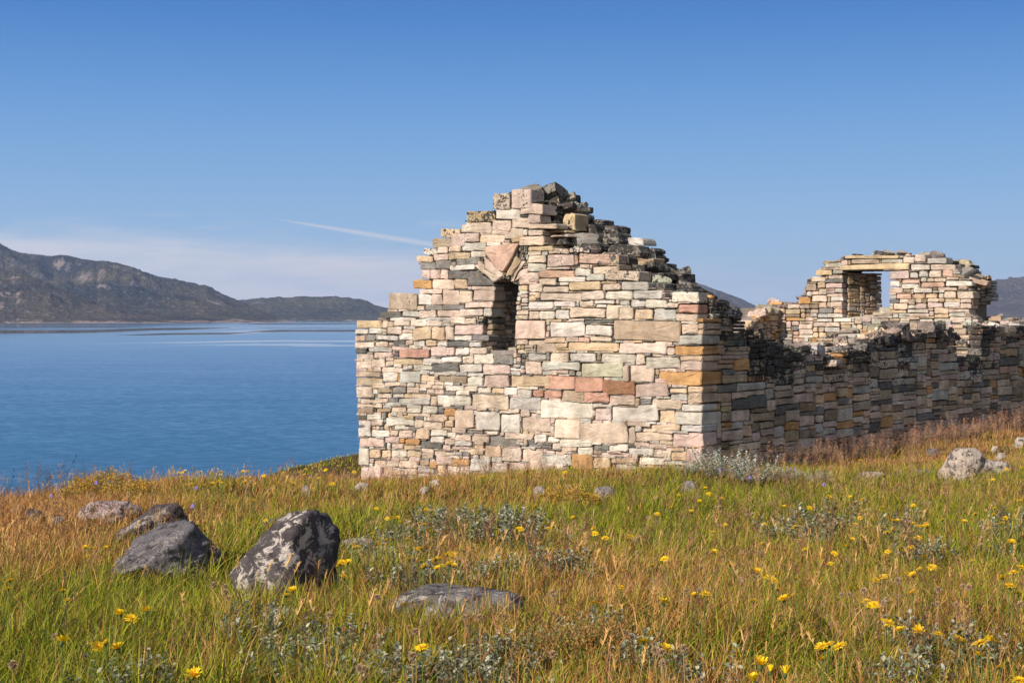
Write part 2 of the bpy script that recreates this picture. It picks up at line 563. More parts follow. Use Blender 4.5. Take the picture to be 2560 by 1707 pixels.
STONE = stone_mat()
mcore, tcore = new_mat('wall heart rubble')
_bs = tcore.n('ShaderNodeBsdfPrincipled', i_Roughness=1.0)
_co = tcore.n('ShaderNodeTexCoord').outputs['Object']
tcore.l(tcore.mix(tcore.noise(_co, 9, 5), (.06, .05, .04), (.22, .18, .14)), _bs.inputs['Base Color'])
out(tcore, _bs.outputs[0])


class Wall:
    """collects stones of one masonry wall, in church coordinates (origin = nearest corner at eye level)"""
    def __init__(self, seed):
        self.v = []; self.f = []; self.c = []
        self.r = random.Random(seed)

    def stone(self, fr, quad, depth, p, col, lich, rough=1.0):
        """fr = (origin2, dir2, normal2); quad = polygon of (u,v); stone body runs from p in front of the plane to depth behind"""
        r = self.r
        o, du, nn = fr
        q = [np.array(x, float) for x in quad]
        n = len(q)
        cen = sum(q) / n
        size = min(max(abs(a[0] - b[0]) for a in q for b in q), max(abs(a[1] - b[1]) for a in q for b in q))
        j = min(.012, size * .07) * rough
        pts = []
        for i in range(n):
            a, b = q[i], q[(i + 1) % n]
            L = np.linalg.norm(b - a)
            cut = min(.026, .22 * size, .3 * L)
            e = (b - a) / max(L, 1e-6)
            nrm = np.array([e[1], -e[0]])
            ks = [cut * r.uniform(.4, 1.2), L * .38, L * .68, L - cut * r.uniform(.4, 1.2)] if L > .16 else [cut, L * .5, L - cut]
            for m_, kx in enumerate(ks):
                off = r.uniform(-1, .55) * j
                pts.append(a + e * kx + nrm * off)
        N = len(pts)
        tx, ty = r.uniform(-.05, .05) * rough, r.uniform(-.09, .09) * rough
        b0 = len(self.v)

        def put(uv, w):
            P = o + du * uv[0] + nn * w
            self.v.append((P[0], P[1], uv[1]))
            self.c.append(ccol)
        f_ = r.uniform(.88, 1.1)
        ccol = (col[0] * f_ * r.uniform(.97, 1.03), col[1] * f_, col[2] * f_ * r.uniform(.95, 1.05), lich)
        ch = min(.014, .12 * size)
        rings = [(1 - .05, -depth, 0), (1.0, p - ch, .3), (None, p, .6), (.55, p + .004, 1.0)]
        for sc, w_, jt in rings:
            for x in pts:
                if sc is None:
                    dv = x - cen
                    L = np.linalg.norm(dv)
                    y = cen + dv * max(.6, 1 - ch * 1.1 / max(L, .02))
                else:
                    y = cen + (x - cen) * sc
                dep = w_ + (y - cen) @ np.array([tx, ty]) * (1 if jt else 0) + (r.uniform(-1, 1) * .007 * rough * jt if jt else 0)
                put(y, dep)
        put(cen, p + r.uniform(-.006, .012) * rough)
        for k_ in range(3):
            for i in range(N):
                i2 = (i + 1) % N
                self.f.append((b0 + k_ * N + i, b0 + k_ * N + i2, b0 + (k_ + 1) * N + i2, b0 + (k_ + 1) * N + i))
        for i in range(N):
            self.f.append((b0 + 3 * N + i, b0 + 3 * N + (i + 1) % N, b0 + 4 * N))

    def block(self, c, dims, rot, col, lich):
        """a loose block: centre c, half sizes dims, euler rot"""
        from mathutils import Euler
        r = self.r
        M = Euler(rot).to_matrix()
        b0 = len(self.v)
        ccol = (*[x * r.uniform(.9, 1.08) for x in col], lich)
        S = 3
        idx = {}
        for ax in range(3):
            for sg in (-1, 1):
                for i in range(S):
                    for j_ in range(S):
                        p_ = [0, 0, 0]
                        p_[ax] = sg; p_[(ax + 1) % 3] = i - 1; p_[(ax + 2) % 3] = j_ - 1
                        kk = tuple(p_)
                        if kk not in idx:
                            idx[kk] = len(idx)
                            nz = sum(abs(x) for x in kk)
                            s_ = {1: 1.04, 2: .97, 3: .87}[nz]
                            P = Vector([kk[q_] * s_ * dims[q_] + r.uniform(-.09, .09) * dims[q_] for q_ in range(3)])
                            P = M @ P
                            self.v.append((c[0] + P.x, c[1] + P.y, c[2] + P.z)); self.c.append(ccol)
        for ax in range(3):
            for sg in (-1, 1):
                for i in range(S - 1):
                    for j_ in range(S - 1):
                        qd = []
                        for di, dj in ((0, 0), (1, 0), (1, 1), (0, 1)):
                            p_ = [0, 0, 0]
                            p_[ax] = sg; p_[(ax + 1) % 3] = i + di - 1; p_[(ax + 2) % 3] = j_ + dj - 1
                            qd.append(b0 + idx[tuple(p_)])
                        self.f.append(tuple(qd if sg > 0 else qd[::-1]))

    def build(self, name, parent):
        v = np.array(self.v)
        self.c = np.array(self.c); self.c[:, :3] *= .77
        return mesh_obj(name, v, self.f, STONE, parent, colors=np.array(self.c))


CELL = .02


def poly_mask(poly, U, V):
    m = np.zeros(U.shape, bool)
    n = len(poly)
    for i in range(n):
        x0, y0 = poly[i]; x1, y1 = poly[(i + 1) % n]
        if y0 == y1:
            continue
        c = ((y0 > V) != (y1 > V)) & (U < (x1 - x0) * (V - y0) / (y1 - y0) + x0)
        m ^= c
    return m


def pack(W, fr, u0, v0, mask, sizefn, colfn, depthfn, inset=.002, protr=.018, lichfn=None, rough=1.0):
    """fill the True cells of mask[v,u] with fitted stones, course by course"""
    r = W.r
    free = mask.copy()
    nv, nu = free.shape
    for iv in range(nv):
        iu = 0
        while iu < nu:
            if not free[iv, iu]:
                iu += 1
                continue
            run = iu
            while run < nu and free[iv, run]:
                run += 1
            run -= iu
            su, svv = sizefn(u0 + iu * CELL, v0 + iv * CELL)
            cw = max(2, int(round(su / CELL)))
            chh = max(2, int(round(svv / CELL)))
            if run <= cw * 1.45:
                cw = run
            elif run - cw < 4:
                cw = run - 4 if run > 8 else run
            # headroom over the chosen width
            hh = 0
            while hh < chh and iv + hh < nv and free[iv + hh, iu:iu + cw].all():
                hh += 1
            # if only a sliver would be left above, take it too
            ex = 0
            while ex < 3 and iv + hh + ex < nv and free[iv + hh + ex, iu:iu + cw].all():
                ex += 1
            if ex < 3 and hh >= chh:
                hh += ex
            free[iv:iv + hh, iu:iu + cw] = False
            ua, ub = u0 + iu * CELL, u0 + (iu + cw) * CELL
            va, vb = v0 + iv * CELL, v0 + (iv + hh) * CELL
            if cw >= 2 and hh >= 1:
                i_ = inset
                jx = lambda: r.uniform(-.004, .006)
                tj = min(.014, (vb - va) * .12)
                quad = [(ua + i_ + jx(), va + i_ * .6 + r.uniform(-.3, 1) * tj * .5), (ub - i_ - jx(), va + i_ * .6 + r.uniform(-.3, 1) * tj * .5),
                        (ub - i_ - jx() - r.uniform(0, 1) * tj, vb - i_ * .6 - r.uniform(-.2, 1) * tj), (ua + i_ + jx() + r.uniform(0, 1) * tj, vb - i_ * .6 - r.uniform(-.2, 1) * tj)]
                uc, vc = (ua + ub) / 2, (va + vb) / 2
                W.stone(fr, quad, depthfn(uc, vc), r.uniform(-protr, protr * .8), colfn(uc, vc, ub - ua, vb - va), lichfn(uc, vc) if lichfn else .1, rough)
            iu += cw


def core_boxes(name, parent, fr, u0, v0, mask, dep0, dep1, erode=5, step=5):
    """solid heart of the wall behind the facing stones"""
    m = mask.copy()
    for _ in range(erode):
        e = m.copy()
        e[1:] &= m[:-1]; e[:-1] &= m[1:]; e[:, 1:] &= m[:, :-1]; e[:, :-1] &= m[:, 1:]
        e[0] = m[0]
        m = e
    o, du, nn = fr
    V = []; Fc = []
    for iu in range(0, m.shape[1], step):
        colm = m[:, iu:iu + step].all(1)
        iv = 0
        while iv < len(colm):
            if not colm[iv]:
                iv += 1; continue
            a = iv
            while iv < len(colm) and colm[iv]:
                iv += 1
            b0 = len(V)
            for dd in (dep0, dep1):
                for uu, vv in ((iu, a), (iu + step, a), (iu + step, iv), (iu, iv)):
                    P = o + du * (u0 + uu * CELL) - nn * dd
                    V.append((P[0], P[1], v0 + vv * CELL))
            for q in ((0, 1, 2, 3), (7, 6, 5, 4), (0, 4, 5, 1), (1, 5, 6, 2), (2, 6, 7, 3), (3, 7, 4, 0)):
                Fc.append(tuple(b0 + x for x in q))
    return mesh_obj(name, V, Fc, mcore, parent)


def plane_hit(px, py, org, d2):
    """(u,v) on the upright plane through org (xy) along d2 for photo pixel (px,py)"""
    q = (px - HX) / F
    # org + u d2 : x = q y
    u = (q * org[1] - org[0]) / (d2[0] - q * d2[1])
    y = org[1] + u * d2[1]
    return u, -(py - HY) / F * y


ZA = (880, 780, 3.4087); ZB = (1320, 700, 2.9037); ZC = (880, 460, 3.9196); ZD = (1320, 460, 3.9196); ZE = (1700, 600, 2.6128)


def zp(z, x, y):
    return z[0] + x / z[2], z[1] + y / z[2]


church_base = empty('ruined_stone_church', (O2[0], O2[1], -2.46))
tag(church_base, 'roofless church ruin of pale dry-laid stone with two broken gables', 'church ruin')
church = church_base


def fin(o):
    """mesh was laid out in scene coordinates: bring it under the church's own origin"""
    o.data.transform(__import__('mathutils').Matrix.Translation((-O2[0], -O2[1], 2.46)))
    return o


# stones read off the near gable: crop ; x0 y0 x1 y1 colour
TC = """1385 95 1550 255 c;1560 50 1765 245 p;1410 245 1645 350 w;1650 190 1875 300 c;1130 260 1410 375 y;1115 370 1350 420 c;1060 400 1375 480 c;1370 355 1560 462 c;1560 330 1740 435 c;860 440 1055 525 y
965 485 1105 610 p;1105 480 1250 570 p;1250 490 1490 575 c;1250 455 1540 500 c;1490 430 1675 540 c;1550 505 1680 575 y;785 530 970 628 t;695 630 830 695 w;835 615 940 680 c;945 605 1062 665 c
1065 575 1315 655 g;1155 660 1305 720 w;635 700 790 770 y;795 685 940 752 p;945 670 1155 740 y;1320 570 1455 605 w;660 760 812 838 d;815 750 985 835 d;985 765 1015 810 p;1020 730 1110 805 d
1110 720 1250 790 d;950 795 1200 845 w;685 845 765 930 p;765 840 862 932 p;865 832 940 930 c;945 848 1145 930 D;1630 870 1810 985 p;600 940 780 1028 o;785 935 1000 1030 c;1000 932 1130 1030 a
655 1030 885 1075 c;645 1080 780 1190 w;780 1080 885 1185 c;885 1035 1050 1185 c;1050 1040 1175 1165 c;1185 1040 1390 1145 p;1170 1000 1395 1040 c;350 1070 645 1230 t;545 1195 705 1235 c;715 1185 885 1235 d
890 1180 1100 1235 d;1100 1150 1375 1215 p;275 1250 480 1315 D;350 1228 440 1252 c;450 1205 540 1245 c;490 1240 655 1300 g;655 1240 825 1315 c;830 1235 1055 1300 p;1060 1220 1280 1295 c;1280 1215 1360 1300 g
40 1335 290 1415 y;290 1340 350 1410 c;355 1345 410 1400 c;375 1305 615 1340 w;415 1340 565 1390 c;565 1325 725 1395 w;730 1337 880 1395 c;720 1305 980 1335 g;885 1335 965 1395 g;960 1300 1105 1375 c;1105 1310 1215 1375 c"""
TA = """30 145 135 190 w;145 135 248 185 w;250 140 297 172 c;300 125 425 190 c;435 118 535 148 w;425 148 510 178 c;515 130 672 240 a;680 125 790 240 a;792 125 867 240 c;870 110 1110 195 p;30 203 113 245 a;115 190 205 245 d
215 200 385 240 w;390 180 512 240 w;865 200 1015 240 w;1020 195 1165 245 d;30 255 190 305 c;195 250 305 290 c;310 248 350 285 p;352 245 452 285 D;455 240 515 275 c;518 245 617 292 w;630 240 720 290 y;728 248 812 288 w
812 245 995 297 D;1000 250 1100 300 g;30 308 125 352 D;135 292 330 340 g;340 290 480 325 p;480 280 558 315 w;400 315 660 392 S;665 300 800 377 p;800 300 872 372 p;877 305 995 372 w;1000 302 1145 355 c;30 355 178 405 c
180 342 335 390 p;358 330 395 380 v;350 397 600 450 y;605 394 760 437 g;760 380 930 430 w;935 374 1030 438 c;1030 358 1205 440 w;1205 360 1375 445 d;35 415 167 485 c;167 400 278 468 c;280 415 348 460 c;250 468 430 515 c
430 460 470 492 w;475 455 515 487 g;520 450 680 497 g;685 440 905 505 D;915 442 1110 517 g;1112 448 1345 530 p;35 505 235 550 t;35 552 255 628 t;258 515 385 592 w;388 515 405 595 o;408 500 578 608 g;580 530 705 592 a
738 540 977 607 b;660 502 885 535 g;888 513 978 540 g;980 550 1107 635 w;980 520 1115 548 g;1125 535 1345 635 p;1350 540 1690 637 y;35 632 168 730 c;280 597 410 632 c;170 605 275 650 c;172 660 212 700 w;220 638 325 692 b
343 637 460 692 d;465 634 565 692 c;570 612 675 648 c;630 652 700 695 c;680 622 780 655 c;795 622 950 668 w;955 628 1065 680 c;703 658 780 705 p;785 668 883 707 d;887 668 1000 708 w;1070 640 1180 690 w;1187 642 1288 695 a
1293 642 1405 705 w;1410 662 1530 732 g;220 697 335 735 c;345 697 437 730 w;512 695 668 730 c;150 738 300 775 c;310 733 390 765 d;393 738 665 790 g;670 708 720 798 c;728 710 1008 795 w;1012 700 1335 820 c;1345 722 1610 835 g
70 740 148 780 c;280 768 420 802 g;40 783 205 812 c;42 818 180 868 b;200 815 325 856 b;335 808 460 858 c;595 797 725 865 w;470 862 660 890 c;470 820 590 858 w;730 800 778 865 d;780 820 880 890 O;955 797 1055 832 p;840 797 945 820 d
45 880 125 920 D;130 872 245 920 w;660 868 788 937 c;870 835 1035 992 c;1062 845 1255 1008 w;1265 868 1435 1032 w;1450 893 1690 1022 c;1250 830 1425 862 c;1062 812 1150 840 c;290 897 525 965 w;530 915 603 988 c;607 938 768 1005 c
787 920 858 978 a;50 927 158 968 w;162 927 255 968 c;355 957 480 1000 w;485 972 560 1002 d;50 982 158 1060 w;162 1002 315 1060 w;330 1007 393 1055 c;397 1010 520 1065 p;540 995 660 1082 a;667 1000 808 1056 w;667 1060 783 1110 w
812 1024 883 1070 w;888 1040 1012 1095 c;850 988 965 1032 p;972 998 1118 1035 d;1018 1047 1162 1108 c;1150 1015 1245 1045 w;1172 1055 1405 1145 d;1300 1037 1545 1085 c;55 1067 270 1150 p;272 1067 400 1115 p;405 1072 448 1115 o
452 1077 575 1130 O;580 1092 625 1165 d;628 1092 760 1165 D;787 1080 870 1130 c;875 1093 1020 1140 g;60 1155 143 1305 w;147 1172 240 1245 a;250 1172 322 1240 a;325 1174 460 1240 w;463 1180 575 1235 y;440 1133 530 1172 a
340 1120 438 1165 c;585 1192 690 1250 t;765 1132 835 1182 p;845 1140 990 1172 p;692 1178 885 1222 c;1000 1170 1115 1215 a;1035 1128 1115 1165 a;1130 1137 1270 1235 a;1280 1157 1440 1270 c;1450 1162 1625 1270 c;185 1252 398 1325 c
402 1260 550 1330 c;575 1255 655 1310 t;660 1272 718 1330 o;705 1230 846 1298 p;850 1242 998 1310 o;1003 1247 1170 1355 w;550 1320 700 1370 g;75 1312 250 1430 p;258 1328 440 1390 a;445 1332 548 1390 c;560 1373 660 1405 w
725 1300 800 1368 a;810 1307 905 1390 c;908 1315 1000 1380 c;1185 1282 1325 1375 c;1335 1278 1665 1420 p;75 1435 420 1500 p"""
TB = """0 437 112 475 c;115 420 272 455 a;275 415 366 445 p;370 418 450 450 s;453 410 603 442 c;622 297 1108 443 T;58 457 198 527 t;202 457 285 492 a;290 450 655 515 a;658 450 1003 533 c;835 446 912 467 d;918 440 1042 472 c
1005 485 1058 545 c;1062 475 1250 547 O;1080 397 1250 468 g;0 527 128 582 g;158 527 292 597 c;297 527 488 592 g;497 527 528 582 b;530 532 776 600 l;780 542 850 615 c;855 552 1096 640 l;1100 550 1250 583 a;1107 587 1250 655 p
-20 585 95 682 c;100 592 378 652 g;105 657 165 690 g;383 592 688 705 L;690 620 735 738 c;740 612 915 740 c;942 660 1255 766 O;118 694 336 793 S;340 704 540 815 S;543 728 773 833 B;777 750 1020 848 p;918 714 1040 748 p
1044 757 1155 780 c;1030 783 1155 820 a;1030 824 1152 878 g;1159 772 1250 815 a;1157 820 1255 898 t;30 797 107 848 S;110 797 240 857 S;243 800 405 880 t;408 818 585 890 S;588 836 773 910 p;777 857 808 918 t;812 864 890 905 d
893 862 1110 935 c;1115 902 1255 953 w;97 872 463 1000 w;467 895 603 922 w;482 926 602 1020 p;608 912 945 1033 w;952 938 1063 1040 a;1067 956 1255 1048 w;195 1004 378 1148 c;382 1038 720 1190 c;726 1036 885 1060 c
725 1064 778 1190 c;895 1047 1105 1095 a;1112 1052 1258 1100 g;783 1098 1040 1170 c;1052 1104 1250 1212 p;160 1055 192 1135 c;45 1122 131 1182 w;135 1132 222 1180 w;225 1152 470 1210 w;475 1192 583 1237 d;765 1174 873 1203 c
877 1187 1003 1220 c;1005 1214 1130 1240 a;590 1194 725 1245 w;730 1208 905 1270 w;910 1222 1035 1290 c;0 1185 100 1215 d;100 1190 170 1223 d;175 1186 238 1230 c;240 1213 350 1245 c;360 1214 470 1270 w;530 1249 728 1283 p
130 1230 190 1258 c;195 1234 310 1262 c;90 1265 310 1355 w;315 1258 470 1380 O;475 1284 600 1370 a;605 1287 790 1330 t;1040 1247 1150 1310 a;1154 1217 1258 1330 p;800 1276 985 1345 w;990 1313 1140 1345 w;630 1334 790 1390 w;1010 1350 1258 1400 c"""
TD = """0 302 125 385 p;0 390 280 440 c;0 445 150 506 c;-90 512 160 606 c;0 610 245 655 y;0 658 130 700 c;190 632 395 688 c;400 627 600 673 c;190 692 448 810 p;451 692 480 790 s;485 678 890 785 P;0 705 180 772 c;0 776 180 860 l
515 790 600 820 c;110 842 450 922 s;455 827 610 900 w;630 803 880 883 c;0 872 106 960 p;100 926 275 990 c;290 906 560 960 w;565 878 745 948 g;755 848 1090 943 c;400 957 710 1042 y;725 977 906 1043 c;910 952 1180 1040 g
145 1002 390 1062 c;0 972 140 1060 c;120 1067 520 1142 c;525 1047 738 1135 c;750 1047 1023 1130 w;1030 1042 1320 1128 g;1400 1060 1665 1160 w;0 1152 240 1226 w;245 1148 460 1205 w;500 1144 640 1200 c;650 1138 845 1172 w
910 1142 995 1190 g;1000 1134 1145 1205 g;1155 1132 1362 1213 w;1366 1165 1470 1210 c;1480 1177 1665 1266 S;1450 1272 1665 1348 c;0 1240 98 1325 c;105 1237 260 1330 w;264 1229 405 1325 w;415 1210 755 1312 c;765 1178 888 1320 c
892 1210 1035 1328 c;1045 1222 1218 1330 a;1225 1217 1440 1335 g;1505 1365 1665 1470 c;-120 1332 172 1522 p;545 1330 830 1368 D;400 1320 545 1343 c;215 1348 550 1500 w;555 1378 825 1485 w;180 1347 214 1383 g;185 1387 212 1440 c"""

FRG = (O2, UD, -AD)            # near gable, outside face
W = Wall(3)
u0g, v0g, nug, nvg = -.1, -4.0, 425, 340
Ug, Vg = np.meshgrid(u0g + (np.arange(nug) + .5) * CELL, v0g + (np.arange(nvg) + .5) * CELL)


def gz(z, x, y):
    return plane_hit(*zp(z, x, y), O2, UD)


SIL = [gz(ZB, 1258, 1480), gz(ZB, 1258, 1050), gz(ZB, 1253, 700), gz(ZD, 1667, 1350), gz(ZD, 1667, 1052), gz(ZD, 1560, 1075), gz(ZD, 1400, 1120), gz(ZD, 1360, 1110), gz(ZD, 1330, 1030), gz(ZD, 1185, 1015),
       gz(ZD, 1175, 945), gz(ZD, 1090, 940), gz(ZD, 1080, 850), gz(ZD, 905, 845), gz(ZD, 905, 785), gz(ZD, 890, 680), gz(ZD, 610, 672), gz(ZD, 590, 625), gz(ZD, 260, 630), gz(ZD, 240, 585), gz(ZD, 170, 580),
       gz(ZD, 160, 505), gz(ZD, 150, 445), gz(ZD, 290, 430), gz(ZD, 280, 375), gz(ZD, 130, 370), gz(ZD, 130, 300), gz(ZD, 150, 170), gz(ZC, 1770, 160), gz(ZC, 1765, 50), gz(ZC, 1570, 55), gz(ZC, 1540, 90), gz(ZC, 1390, 100),
       gz(ZC, 1390, 262), gz(ZC, 1140, 285), gz(ZC, 1110, 380), gz(ZC, 1060, 425), gz(ZC, 860, 460), gz(ZC, 865, 520), gz(ZC, 790, 540), gz(ZC, 780, 625), gz(ZC, 700, 640), gz(ZC, 695, 695), gz(ZC, 635, 705), gz(ZC, 660, 840),
       gz(ZC, 685, 850), gz(ZC, 685, 935), gz(ZC, 600, 945), gz(ZC, 650, 1030), gz(ZC, 650, 1065), gz(ZC, 360, 1110), gz(ZC, 350, 1250), gz(ZC, 275, 1270), gz(ZC, 280, 1315), gz(ZC, 400, 1322), gz(ZC, 290, 1335),
       gz(ZA, 30, 85), gz(ZA, 30, 400), gz(ZA, 40, 800), gz(ZA, 50, 1050), gz(ZA, 60, 1300), gz(ZA, 75, 1320), gz(ZA, 75, 1600)]
maskg = poly_mask(SIL, Ug, Vg)
OPEN = [gz(ZC, 1395, 955), gz(ZC, 1395, 1150), gz(ZC, 1372, 1152), gz(ZC, 1360, 1300), gz(ZC, 1290, 1305), gz(ZC, 1282, 1385), gz(ZA, 1113, 110), gz(ZA, 1113, 195), gz(ZA, 1165, 197), gz(ZA, 1165, 247), gz(ZA, 1102, 250), gz(ZA, 1102, 300),
        gz(ZA, 1148, 302), gz(ZA, 1148, 358), gz(ZA, 1372, 362), gz(ZA, 1385, 300), gz(ZC, 1595, 1500), gz(ZC, 1603, 1250), gz(ZC, 1612, 1100), gz(ZC, 1622, 990), gz(ZC, 1560, 965), gz(ZC, 1500, 918)]
openm = poly_mask(OPEN, Ug, Vg)
ARCH = [  # (polygon, colour, protrude, depth)
    ([(1205, 795), (1245, 790), (1445, 922), (1395, 970)], 'c', .02, .5), ([(1240, 748), (1312, 800), (1292, 838), (1222, 785)], 'c', .0, .3),
    ([(1300, 712), (1375, 765), (1500, 900), (1445, 932), (1310, 830)], 'c', .03, .6), ([(1318, 612), (1645, 580), (1632, 622), (1500, 864), (1440, 850), (1310, 665)], 'P', .05, .55),
    ([(1600, 700), (1658, 765), (1556, 898), (1502, 914), (1512, 872)], 'y', .0, .6), ([(1690, 745), (1708, 768), (1640, 850), (1582, 962), (1560, 966), (1600, 870)], 'c', .03, .4),
    ([(1642, 832), (1730, 820), (1718, 880), (1590, 962)], 'c', .0, .4), ([(1150, 850), (1232, 850), (1398, 968), (1368, 1000), (1132, 1000)], 'D', .02, .5)]
freeg = maskg & ~openm
quoins = []
for poly, cc, pr, dp in ARCH:
    uv = [gz(ZC, *q) for q in poly]
    freeg &= ~poly_mask(uv, Ug, Vg)
uR, uL = 0.0, plane_hit(895, 1000, O2, UD)[0]
vtop = lambda u, v: 0


def lich_g(u, v):
    # more lichen on the weathered crown and on the right shoulder
    i = int((u - u0g) / CELL)
    colm = maskg[:, min(max(i, 0), nug - 1)]
    top = v0g + (np.nonzero(colm)[0].max() + 1) * CELL if colm.any() else 0
    d = top - v
    return float(np.clip(.68 - d * 1.0, .14, .68)) * float(smooth(-.1, .7, v)) + .10 * (1 - float(smooth(-.1, .7, v)))


for Z, T in ((ZC, TC), (ZA, TA), (ZB, TB), (ZD, TD)):
    for e in T.replace('\n', ';').split(';'):
        x0, y0, x1, y1, cc = e.split()
        x0, y0, x1, y1 = float(x0), float(y0), float(x1), float(y1)
        (ua, va), (ub, vb) = gz(Z, x1, y1), gz(Z, x0, y0)      # image right = small u
        (_, va2), (_, vb2) = gz(Z, x0, y1), gz(Z, x1, y0)
        r = W.r
        h = abs(vb - va)
        jj = min(.02, h * .12)
        gx = .0015
        quad = [(ua - gx, va - gx + r.uniform(-.5, 1) * jj * .3), (ub + gx, va2 - gx + r.uniform(-.5, 1) * jj * .3),
                (ub + gx - r.uniform(0, 1) * jj * .8, vb + gx - r.uniform(-.2, 1) * jj * .6), (ua - gx + r.uniform(0, 1) * jj * .8, vb2 + gx - r.uniform(-.2, 1) * jj * .6)]
        ends = ua < .06
        dep = r.uniform(.3, .62) if ends else (r.uniform(.45, .6) if ub > uL - .05 else r.uniform(.28, .42))
        if ends:
            quad[0] = (r.uniform(-.012, .004), quad[0][1]); quad[3] = (r.uniform(-.012, .006), quad[3][1])
            quoins.append((dep, va, vb2))
        if not ends and ub < uL - .06:      # nothing is laid quite level
            an = r.gauss(0, .022); cq = ((ua + ub) / 2, (va + vb) / 2)
            quad = [(x_ - an * (y_ - cq[1]) * .6 + r.uniform(-.5, .5) * jj * .6, y_ + an * (x_ - cq[0]) + r.uniform(-.5, .5) * jj * .5) for x_, y_ in quad]
        W.stone(FRG, quad, dep, r.uniform(-.018, .018) + (.01 if h > .22 else 0), PAL[cc], lich_g((ua + ub) / 2, vb - .02) + r.uniform(-.05, .1))
        iu0, iu1 = int(round((ua - u0g) / CELL)), int(round((ub - u0g) / CELL))
        iv0, iv1 = int(round((va - v0g) / CELL)), int(round((vb - v0g) / CELL))
        freeg[max(iv0, 0):iv1, max(iu0, 0):iu1] = False
# drop crumbs thinner than two cells
e = freeg.copy(); e[:, 1:] &= freeg[:, :-1]; d_ = e.copy(); d_[:, :-1] |= e[:, 1:]
freeg &= d_


def pick(r, s):
    return PAL[r.choice(s)]


pack(W, FRG, u0g, v0g, freeg, lambda u, v: (W.r.uniform(.09, .30), W.r.uniform(.04, .11)),
     lambda u, v, a, b: pick(W.r, 'wwccccppgggdaty' if a * b > .008 else 'cpggdddDbt'), lambda u, v: W.r.uniform(.2, .35), protr=.03, lichfn=lich_g)
# layers of the thick wall behind the face: they show along the broken crown
TOPg = np.array([(np.nonzero(maskg[:, i])[0].max() + 1) * CELL + v0g if maskg[:, i].any() else v0g for i in range(nug)])
for tt in (.38, .72, 1.06):
    fr = (O2 + AD * tt, UD, -AD)
    nz = (fbm(np.arange(nug) * CELL * 3.2, np.full(nug, tt * 5), 3, 31) - .5) * .26
    tp = np.round((TOPg + nz - .02) / .1) * .1
    band = (Vg < tp[None, :]) & (Vg > tp[None, :] - .55) & (Vg > -2.2) & ~openm & (Ug < uL - .1) & (Ug > .35)
    pack(W, fr, u0g, v0g, band, lambda u, v: (W.r.uniform(.16, .42), W.r.uniform(.07, .16)), lambda u, v, a, b: pick(W.r, 'kkkkkgtcydk'),
         lambda u, v: W.r.uniform(.30, .40), protr=.09, lichfn=lambda u, v: W.r.uniform(.62, .95), rough=1.8)
CREST = """180 155 250 240 .35 k;270 205 495 290 .8 y;350 275 500 465 .5 y;470 290 560 390 .8 k;560 345 750 410 1.05 k;500 390 690 500 .8 k;230 450 390 480 .25 y;225 490 415 520 .25 c;290 510 400 600 .3 k;410 470 700 600 .45 d
750 405 915 500 1.05 k;680 470 920 600 .6 k;920 505 1160 615 .9 g;500 570 750 650 .35 k;740 590 1120 720 .5 k;1120 620 1260 700 .95 k;1080 710 1250 845 .55 a;1230 710 1300 770 1.05 k;1200 770 1400 870 .9 k;890 680 1000 800 .25 k
950 780 1180 900 .4 k;1130 860 1350 960 .45 k;1300 855 1530 975 .85 k;1180 950 1380 1100 .25 k;1370 980 1640 1080 .55 k;1330 1040 1420 1110 .25 g"""
for e in CREST.replace('\n', ';').split(';'):
    x0, y0, x1, y1, tt, cc = e.split()
    x0, y0, x1, y1, tt = [float(q) for q in (x0, y0, x1, y1, tt)]
    o_ = O2 + AD * tt
    ph = lambda x, y: plane_hit(*zp(ZD, x, y), o_, UD)
    r = W.r
    sk = r.uniform(-.12, .12) * (x1 - x0)
    quad = [ph(x1, y1 - r.uniform(0, .15) * (y1 - y0)), ph(x0, y1 + sk * .2), ph(x0 + r.uniform(0, .2) * (x1 - x0), y0 + r.uniform(0, .2) * (y1 - y0)), ph(x1 - r.uniform(0, .2) * (x1 - x0), y0 + r.uniform(0, .15) * (y1 - y0))]
    W.stone((o_, UD, -AD), quad, r.uniform(.25, .4), r.uniform(0, .08), PAL[cc], .85 if cc == 'k' else .5, 2.2)
for i in range(70):
    u_ = W.r.uniform(.5, 4.3); tt = W.r.uniform(.3, 1.25)
    P = O2 + UD * u_ + AD * tt
    zz = TOPg[int((u_ - u0g) / CELL)] + W.r.uniform(-.12, .03) - (0.04 if tt < .5 else 0)
    W.block((P[0], P[1], zz), (W.r.uniform(.10, .26), W.r.uniform(.09, .2), W.r.uniform(.04, .11)), (W.r.uniform(-.5, .5), W.r.uniform(-.5, .5), W.r.uniform(0, 3)), pick(W.r, 'kkkgtcydk'), W.r.uniform(.6, .95))
